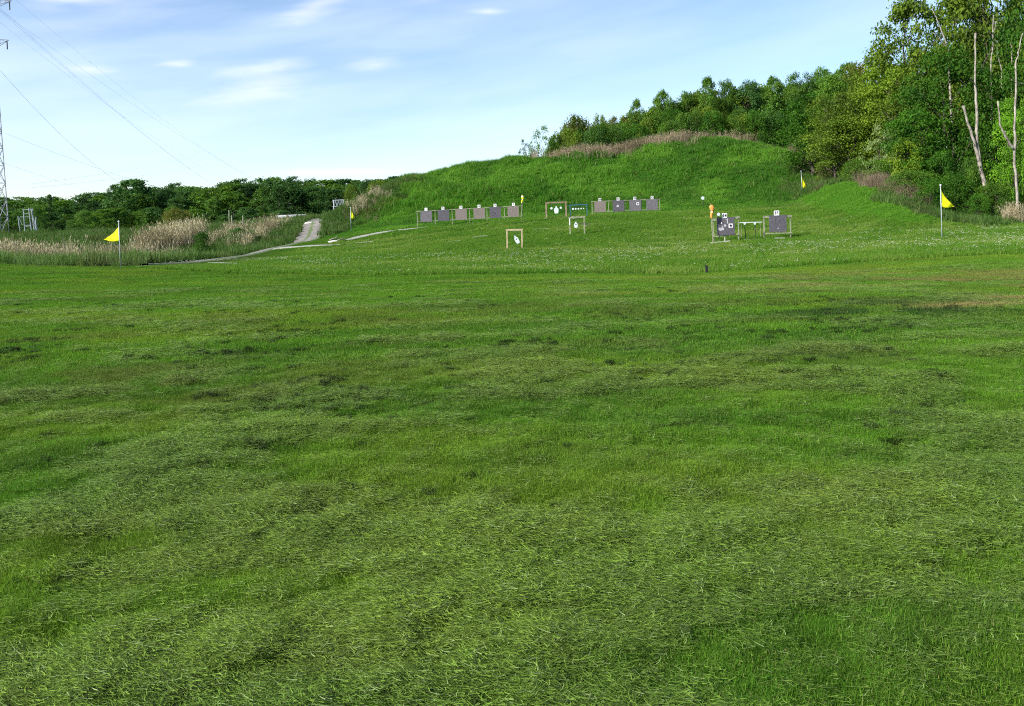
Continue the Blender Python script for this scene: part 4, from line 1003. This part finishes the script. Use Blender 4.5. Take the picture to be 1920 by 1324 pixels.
# round plate on black stake
def stake_plate(label, u, vb, vp, Y, r, mat=M_steelw, name='plate_stand', group=None):
    b = at(u, Y); root = empty(name, b, label, 'target', group); top = Vector(P(u - (3 if vb - vp > 12 else 0), vp, Y)) - Vector(b)
    mb = MB(); mb.tube([(0, 0, -.3), (top.x * .5, 0, top.z * .5), (top.x, 0, top.z)], .022, 7); mb.build('stake', M_black, root)
    mb = MB(); mb.disc((top.x, -.035, top.z), r, .02, n=24); mb.build('plate', mat, root)
    return root
stake_plate('white round plate on a black stake, alone at the foot of the berm', 1320.5, 389, 371.5, 76, .16)
stake_plate('white round plate peeping over the left top of board 14', 1350, 441, 402, 49.2, .10)
stake_plate('black stake with a pale round cap, left of the pair', 1399, 449, 419.5, 48.5, .065, group='capped stakes between boards 14 and 16')
stake_plate('black stake with a pale round cap, right of the pair', 1418, 449, 419.5, 48.5, .065, group='capped stakes between boards 14 and 16')
b = at(1408, 50.0); root = empty('crossbar_stand', b, 'pale horizontal bar on thin legs behind the pair of capped stakes', 'target stand')
pl = Vector(P(1387, 417.5, 50)) - Vector(b); pr_ = Vector(P(1428.5, 416.5, 50)) - Vector(b)
mb = MB(); mb.beam(pl, pr_, .05, .05); mb.build('crossbar', M_steelw, root)
for f_ in (.07, .93):
    q_ = pl.lerp(pr_, f_); mb = MB(); mb.tube([(q_.x, 0.02, -.3), (q_.x, 0.02, q_.z)], .012, 6); mb.build('leg', M_post, root)

# hanging plates
def sil(h, w):
    """bottle shaped silhouette outline (head, shoulders, body)"""
    pts = [(-.13, .5), (.13, .5), (.17, .40), (.17, .30), (.38, .24), (.47, .12), (.5, -.1), (.44, -.35), (.30, -.5), (-.30, -.5), (-.44, -.35), (-.5, -.1), (-.47, .12), (-.38, .24), (-.17, .30), (-.17, .40)]
    return [(a * w, b * h) for a, b in pts]
def plate(label, u, v, Y, shape, size, rot=0.0, dot=0.0, hang=None, group=None, mat=M_steelw):
    c = P(u, v, Y); root = empty('steel_plate', c, label, 'steel target', group, (0, rot, 0))
    mb = MB()
    if shape == 'round': mb.disc((0, 0, 0), size, .015, n=22)
    else:
        ol = sil(size[1], size[0])[::-1]; k = len(ol)
        mb.add([(a, -.008, b) for a, b in ol] + [(a, .008, b) for a, b in ol], [tuple(range(k)), tuple(range(2 * k - 1, k - 1, -1))] + [(i, (i + 1) % k, k + (i + 1) % k, k + i) for i in range(k)])
    mb.build('plate', mat, root)
    if dot: mb = MB(); mb.disc((.0, -.012, .02), dot, .006, n=14); mb.build('bullseye', M_ink, root)
    if hang is not None:
        top = Vector(P(u, hang, Y)) - Vector(c); R_ = Matrix.Rotation(-rot, 3, 'Y')
        hh = size if shape == 'round' else size[1] * .46
        for sx in ((-.06, .06) if shape != 'round' else (0,)):
            mb = MB(); a_ = Vector((sx, .0, hh)); mb.tube([a_, R_ @ (top + Vector((sx * 2, 0, 0)))], .008, 5); mb.build('chain', M_rope, root)
    return root
def hframe(label, uL, vL, uR, vR, vT, Y, mat, t, name, feet=False, aframe=False, beamw=None):
    A = Vector(P(uL, vL, Y)); B = Vector(P(uR, vR, Y)); mid_ = (A + B) / 2; root = empty(name, mid_, label, 'target stand')
    TL = Vector(P(uL - .8, vT[0], Y)); TR = Vector(P(uR - .8, vT[1], Y))
    for q_, tq in ((A, TL), (B, TR)):
        g = at_xy(q_)
        for dy in ((-.28, .28) if aframe else (0,)):
            mb = MB(); mb.beam(Vector((q_.x, q_.y + dy, g - .15)) - mid_, tq - mid_ - Vector((0, 0, .02)), t, t); mb.build('leg', mat, root)
        if feet: mb = MB(); mb.beam(Vector((q_.x - .22, q_.y - .3, g + .04)) - mid_, Vector((q_.x + .2, q_.y - .3, g + .04)) - mid_, .07, .06); mb.build('foot', M_post, root)
    mb = MB(); bw = beamw or t * 1.15; e = (TR - TL).normalized() * .07
    mb.beam(TL - e - mid_, TR + e - mid_, bw, bw); mb.build('crossbeam', mat, root)
    return root
hframe('bare timber frame holding the slanting bottle shaped plate', 951, 467.5, 979, 467, (431.3, 430.8), 48, M_wood, .085, 'timber_frame')
plate('white bottle shaped plate hanging slanted with a black dot', 968.5, 449, 47.9, 'sil', (.24, .52), rot=-rad(27), dot=.035, hang=432.5)
hframe('brown timber A frame with three white plates', 1024.5, 409, 1061.5, 404, (380.5, 379), 66, M_oldwood, .10, 'timber_frame', feet=True, aframe=True)
plate('large white bottle shaped plate in the middle of the brown frame', 1043, 393.5, 65.9, 'sil', (.38, .60), hang=381)
plate('small round white plate left in the brown frame', 1034, 390.7, 65.9, 'round', .10, hang=381)
plate('small oval white plate right in the brown frame', 1051.5, 389.6, 65.9, 'round', .09, hang=380)
hframe('low blue painted steel frame with five small white discs', 1069.5, 404, 1101, 404, (384.8, 383.6), 66, M_blue, .055, 'plate_rack')
for i, (u, v, r_) in enumerate(((1074.3, 392, .085), (1079.4, 391.6, .075), (1084.5, 391.5, .07), (1089.6, 391.2, .06), (1094.2, 391.0, .05))):
    plate(['largest disc, leftmost in the blue frame', 'disc second from the left in the blue frame', 'middle disc of the blue frame', 'disc second from the right in the blue frame', 'smallest disc, rightmost in the blue frame'][i], u, v, 65.9, 'round', r_, hang=385, group='white discs hanging in the blue frame')
hframe('weathered timber frame with a small bottle shaped plate', 1069, 440, 1096, 437, (408.5, 406.5), 54, M_post, .08, 'timber_frame', beamw=.12)
plate('small white bottle shaped plate with a dark mark hanging straight', 1079.8, 421.5, 53.9, 'sil', (.24, .42), dot=.04, hang=409.5)
root = empty('paper_scrap', at(1067.5, 54), 'white card nailed to the left post of the weathered frame', 'card'); 
mb = MB(); q_ = Vector(P(1068.0, 416, 53.93)) - Vector(at(1067.5, 54)); mb.box(q_, (.07, .012, .42)); mb.build('card', M_sign, root)
M_tar = surf('straw_tarp', (.42, .36, .18), .9, .3, 8, .3)
c = Vector(P(1095, 420, 54.4)); root = empty('side_plate', at(1096, 54.4), 'tan sideways arm sticking out right of the weathered frame', 'target part')
g0 = Vector(at(1096, 54.4)); mb = MB(); a_ = Vector(P(1085, 419, 54.4)) - g0; b_ = Vector(P(1106, 420.5, 54.4)) - g0; mb.beam(a_, b_, .03, .09); mb.build('arm', M_tar, root)
mb = MB(); mb.tube([(0, 0, -.2), (a_ + b_) / 2], .03, 6); mb.build('stake', M_post, root)
mb = MB(); mb.disc((a_ + b_) / 2 + Vector((0.05, -.03, -.06)), .11, .02); mb.build('plate', M_tar, root)

# windsocks: tapering fabric cones hanging limp
def sock(label, u, vb, vtop, v0_, v1_, Y, w, mats, du=0.0, full=False):
    b = at(u, Y); root = empty('windsock', b, label, 'windsock'); B_ = Vector(b)
    tp = Vector(P(u - du, vtop, Y)) - B_
    mb = MB(); mb.tube([(0, 0, -.3), tp], .02, 7); mb.build('pole', M_post, root)
    f0 = (tp.z - (Vector(P(u, v0_, Y)) - B_).z) / tp.z
    mb = MB(); pts = []; rs = []
    prof_ = [(0, .55), (.08, .95), (.22, 1.0), (.36, .9), (.46, .55), (.50, .42), (.58, .62), (.72, .55), (.86, .5), (1, .42)]
    for t, r_ in prof_:
        v_ = v0_ + (v1_ - v0_) * t; q_ = Vector(P(u - du * (1 - (t * .5)) + math.sin(t * 5) * w * .25 + du * .35 * t, v_, Y - .05)) - B_
        pts.append(q_); rs.append(r_ * w / FPX * Y / 2)
    for i in range(len(pts) - 1):
        mb.cur = (i // 2) % 2 if not full else (1 if i in (4, 5) else 0)
        mb.tube([pts[i], pts[i + 1]], [rs[i], rs[i + 1]], 10, cap=False)
    mb.build('sock', mats, root, smooth=True)
sock('pale yellow windsock on the end post of board rack 6', 980, 413, 364.5, 367, 381, 74.3, 5.2, [M_socky, M_yel], du=1.5)
sock('orange windsock on a leaning stick beside board 14', 1337, 452, 381.5, 385, 408, 47.6, 8.8, [M_sock, M_socky], du=5, full=True)
# slabs and oddments on the ground
M_conc = surf('pale_slab', (.42, .42, .34), .9, .25, 4, .4)
def slab(label, u0, u1, Y, w=.12, h=.05, name='ground_board', mat=None):
    a = Vector(at(u0, Y)); b_ = Vector(at(u1, Y)); m_ = (a + b_) / 2; o = MB(); o.beam(a - m_ + Vector((0, 0, .12)), b_ - m_ + Vector((0, 0, .12)), w, h)
    return tag(o.build(name, mat or M_conc, None, m_), label, 'board')
slab('pale board lying in the grass in front of frame 14', 1333, 1368, 46.8)
slab('pale board lying in the grass in front of frame 16', 1453, 1471, 48.2)
o = slab('short pale stub standing up in front of frame 14', 1358.5, 1360, 47, .06, .5, 'stub')
b = at(1325, 29.6); mb = MB(); mb.box((0, 0, .10), (.085, .07, .36), Matrix.Rotation(.06, 3, 'Y')); mb.box((-.035, -.0, .285), (.05, .05, .05)); tag(mb.build('stake', M_black, None, b), 'short black stake on the edge of the mown grass', 'stake')
# rocks and logs by the track
M_rock = surf('pale_rock', (.55, .52, .48), .9, .2, 3, .5)
def rock(label, u, Y, sx, sy, sz, name='rock', mat=M_rock, cat='rock'):
    b = at(u, Y); me_ = bpy.data.meshes.new(name); import bmesh
    bm = bmesh.new(); bmesh.ops.create_icosphere(bm, subdivisions=3, radius=1)
    for v_ in bm.verts:
        k = 1 + .35 * (float(fbm(v_.co.x * 1.5 + u, v_.co.y * 1.5 + v_.co.z * 2, 77, 3)) - .5)
        v_.co = Vector((v_.co.x * sx * k, v_.co.y * sy * k, v_.co.z * sz * k))
    bm.to_mesh(me_); bm.free(); me_.materials.append(mat); me_.polygons.foreach_set('use_smooth', [True] * len(me_.polygons))
    return tag(link(name, me_, None, (b[0], b[1], b[2] + sz * .35)), label, cat)
rock('flat whitish stone in the middle of the gravel track', 582, 92.5, .65, .5, .16)
rock('pale stone at the end of the little path by the track', 626, 66.6, .5, .3, .12)
M_log = surf('grey_log', (.33, .28, .22), .9, .3, 5, .5)
for lb, u0, u1, Y, r_ in (('weathered log lying left by the start of the path', 619, 634, 67.5, .07), ('thin fallen branch lying right by the start of the path', 632, 648, 66.5, .04)):
    a = Vector(at(u0, Y)); b_ = Vector(at(u1, Y + .8)); m_ = (a + b_) / 2; mb = MB(); mb.tube([a - m_ + Vector((0, 0, .14)), Vector((0, .1, .19)), b_ - m_ + Vector((0, 0, .1))], [r_, r_ * 1.1, r_ * .7], 8)
    mb.tube([Vector((0, .1, .18)), Vector((.25, .3, .42))], [r_ * .6, r_ * .2], 6)
    tag(mb.build('log', M_log, None, m_, smooth=True), lb, 'log')

# flags
def flagpole(label, ub, ut, vt, Y, h0, h1, tip, name='flagpole', r=.024, ripple=.05, group='yellow pennants round the range'):
    b = at(ub, Y); B_ = Vector(b); root = empty(name, b, label, 'flag', group)
    T_ = Vector(P(ut, vt, Y)) - B_
    mb = MB(); mb.tube([(0, 0, -.3), T_ * .5, T_], [r, r, r * .9], 10); mb.build('pole', M_pole, root, smooth=True)
    mb = MB()
    n_ = 8; vs_ = []; 
    rs = [.001] + [r * 2.0 * math.sin(math.pi * k / 8) for k in range(1, 8)] + [.001]
    mb.tube([T_ + Vector((0, 0, r * 2.0 * (1 - math.cos(math.pi * k / 8)))) for k in range(9)], rs, 12); mb.build('knob', M_ball, root, smooth=True)
    def onpole(v_): 
        t = (v_ - proj(*b)[1]) / (vt - proj(*b)[1]); return T_ * t
    a = onpole(h0); c_ = onpole(h1); tipP = Vector(P(tip[0], tip[1], Y)) - B_
    nu, nv = 16, 8; vs_ = []; mb = MB()
    for i in range(nu + 1):
        s_ = i / nu
        for j in range(nv + 1):
            t = j / nv; q_ = a.lerp(c_, t); e = q_.lerp(tipP, s_)
            # sagging top edge, rounded bottom edge
            sag = math.sin(math.pi * s_) * (.10 if t < .5 else .10) * (tip[2] if len(tip) > 2 else 1) * (1 - .3 * t)
            wob = math.sin(s_ * 7 + t * 2.2) * ripple * s_ ** .7
            vs_.append(e + Vector((r * (1 if tipP.x > 0 else -1) * (1 - s_), wob + .12 * s_, -sag)))
    fs = [(i * (nv + 1) + j, (i + 1) * (nv + 1) + j, (i + 1) * (nv + 1) + j + 1, i * (nv + 1) + j + 1) for i in range(nu) for j in range(nv)]
    mb.add(vs_, fs); o = mb.build('pennant', M_yel, root, smooth=True)
    md = o.modifiers.new('cloth', 'SOLIDIFY'); md.thickness = .002
    return root
flagpole('yellow pennant blowing right on the tall pole before the wood', 1766.5, 1763.5, 349, 42, 356, 388, (1792, 387, 1.0))
flagpole('yellow pennant blowing left at the edge of the left lawn', 226, 222.5, 417, 44.5, 426, 452, (192, 449, 1.0))
flagpole('yellow pennant hanging limp beside the gravel track', 658.5, 657, 390, 80, 391, 410, (664.5, 409, .3), ripple=.06)
flagpole('yellow pennant hanging limp at the right end of the berm', 1505, 1502, 322, 78, 329, 352, (1513, 352, .4), ripple=.06)

# power line structures on the left
M_galv = surf('galvanised_steel', (.36, .36, .40), .55, .2, 3, 0, metal=.2)
M_galvw = surf('pale_steel', (.27, .31, .32), .5, .15, 3, 0)
def lattice(mb, c, w0, w1, z0, z1, n, r):
    cs = []
    for i in range(n + 1):
        t = i / n; w = (w0 * (1 - t) + w1 * t) / 2; z = z0 + (z1 - z0) * t
        cs.append([Vector((sx * w, sy * w, z)) + c for sx, sy in ((-1, -1), (1, -1), (1, 1), (-1, 1))])
    for k in range(4): mb.tube([r_[k] for r_ in cs], r * 1.6, 5)
    for i in range(n):
        for k in range(4):
            a, b_ = cs[i][k], cs[i][(k + 1) % 4]; c_, d_ = cs[i + 1][k], cs[i + 1][(k + 1) % 4]
            mb.tube([a, d_], r, 4); mb.tube([b_, c_], r, 4); mb.tube([c_, d_], r, 4)
b = at(-4, 135); root = empty('pylon', b, 'tall grey lattice pylon cut by the left edge', 'pylon')
top = P(-4, -90, 135)[2] - b[2]
mb = MB(); lattice(mb, Vector((0, 0, 0)), 2.3, 1.5, -.5, top * .55, 9, .05); mb.build('tower_body', M_galv, root)
mb = MB(); lattice(mb, Vector((0, 0, 0)), 1.5, 1.2, top * .55, top, 10, .04); mb.build('tower_head', M_galv, root)
for i, zf in enumerate((.66, .80, .905)):
    z = top * zf; L_ = (3.4, 4.2, 3.6)[i]
    mb = MB()
    for s_ in (-1, 1):
        for dy in (-.6, .6):
            mb.tube([(s_ * .7, dy, z), (s_ * L_, 0, z + 1.2)], .045, 5); mb.tube([(s_ * .7, dy, z + 1.4), (s_ * L_, 0, z + 1.25)], .045, 5)
        for f_ in (.25, .5, .75): mb.tube([(s_ * (.7 + (L_ - .7) * f_), 0, z + 1.2 * f_), (s_ * (.7 + (L_ - .7) * f_ * .9), 0, z + 1.4 - .15 * f_)], .03, 4)
    mb.build('crossarm', M_galv, root)
    for s_ in (-1, 1):
        mb = MB(); mb.tube([(s_ * L_ * .92, 0, z + 1.0 + .0), (s_ * L_ * .92, 0, z - .3)], .09, 6); mb.build('insulator', M_black, root)
# wires sag away towards the far end of the valley
M_wire = surf('wire', (.30, .33, .38), .6, .1, 2, 0)
wires = [(-4 - 38, 8, 135, 560, 372, 420, 9, .03), (30, 0, 128, 640, 385, 420, 10, .03), (-60, -40, 60, 520, 372, 330, 7, .022), (-60, -34, 60.5, 524, 373, 330, 7, .022), (0, 132, 135, 330, 372, 300, 7, .06),
         (10, 250, 135, 470, 380, 320, 3, .045), (-20, 296, 120, 300, 384, 330, 1.5, .035), (60, 352, 190, 420, 300, 700, 2, .05), (60, 345, 190, 380, 285, 700, 2, .05), (-40, -10, 100, 700, 382, 460, 12, .03)]
wl = ['thick wire drooping from the upper pylon arm', 'wire from the right tip of the top arm', 'upper wire of the close pair crossing the open sky', 'lower wire of the close pair crossing the open sky', 'dark wire dropping steeply from the middle of the pylon',
      'wire leaving the pylon low and sagging to the right', 'lowest wire at the left edge just over the trees', 'lower of two faint wires rising to the right above the trees', 'upper of two faint wires rising to the right above the trees', 'faint highest wire arching to the right']
for (u0, v0, y0, u1, v1, y1, sg, r_), lb in zip(wires, wl):
    a = Vector(P(u0, v0, y0)); b_ = Vector(P(u1, v1, y1)); mb = MB(); pts = []
    for k in range(41):
        t = k / 40; pts.append(a.lerp(b_, t) - Vector((0, 0, 4 * sg * t * (1 - t))) - a)
    mb.tube(pts, r_ * .32, 5); tag(mb.build('power_line', M_wire, None, a, smooth=True), lb, 'power line', 'wires over the left treeline')
# old lattice foot among the reeds
b = Vector(at(57, 128)); root = empty('lattice_foot', b, 'pale open steel lattice standing at the left behind the reeds', 'steel lattice')
def q3(u, v, dy=0.0): return Vector(P(u, v, 128 + dy)) - b
mb = MB()
for (u0, v0, u1, v1) in ((44, 392, 47, 428), (54, 390, 60, 432), (59, 391, 66, 438), (34, 405, 38, 428), (68, 407, 66, 428), (60, 400, 74, 438)): mb.tube([q3(u0, v0), q3(u1, v1 + 8)], .085, 6)
mb.build('legs', M_galvw, root)
mb = MB()
for (u0, v0, u1, v1) in ((42, 393, 62, 393), (45, 401, 55, 401), (38, 407, 56, 407), (46, 423, 58, 422), (48, 426, 58, 423), (36, 408, 42, 422), (60, 420, 72, 428), (66, 424, 72, 420), (55, 391, 62, 400), (62, 391, 60, 402)): mb.tube([q3(u0, v0, 1), q3(u1, v1, 1)], .045, 5)
mb.build('bracing', M_galvw, root)
# white truss beside the crest of the track
b = Vector(at(642, 128)); root = empty('truss_gantry', b, 'small white zigzag truss above the crest of the gravel track', 'gantry')
def q4(u, v, dy=0.0): return Vector(P(u, v, 126 + dy)) - b
mb = MB(); mb.tube([q4(624, 376), q4(646, 375)], .08, 6); mb.tube([q4(624, 387.5), q4(646, 387)], .09, 6); mb.build('chord', M_galvw, root)
mb = MB()
for k in range(4): mb.tube([q4(624 + k * 5.4, 376), q4(626.7 + k * 5.4, 387)], .055, 5); mb.tube([q4(626.7 + k * 5.4, 387), q4(629.4 + k * 5.4, 376)], .055, 5)
mb.build('bracing', M_galvw, root)
for u_ in (626, 644): mb = MB(); mb.tube([q4(u_, 375), q4(u_, 418)], .11, 6); mb.build('leg', M_galv, root)
# posts in the reeds
for lb, u_, vt_, Y_ in (('tallest pale post standing in the reeds left of the track', 431, 394, 92), ('short pale post touching the tallest one in the reeds', 436, 404, 92.5), ('pale post alone in the reeds nearer the track', 457, 404, 92)):
    g = Vector(at(u_, Y_)); t_ = Vector(P(u_ - 1.5, vt_, Y_)) - g; mb = MB(); mb.tube([(0, 0, -.3), t_ * .98, t_], [.07, .065, .03], 8); tag(mb.build('post', M_post, None, g, smooth=True), lb, 'post', 'pale posts in the reeds')
# long white low trailer-like roof strip beyond the reeds
b = Vector(at(548, 132)); a_ = Vector(P(518, 409, 132)) - b; c_ = Vector(P(576, 406.5, 132)) - b
M_whitep = surf('white_panel', (.55, .56, .58), .6, .15, 1, 0)
root = empty('low_wall', b, 'long low whitish wall in the distance left of the gravel track', 'wall')
mb = MB(); mb.beam(a_, c_, .3, .9); mb.build('panel', M_whitep, root)
for f_ in (0.02, .35, .68, .98): q_ = a_.lerp(c_, f_); mb = MB(); mb.beam(Vector((q_.x, q_.y - .22, q_.z - 1.6)), Vector((q_.x, q_.y - .22, q_.z + .5)), .14, .14); mb.build('pier', M_post, root)
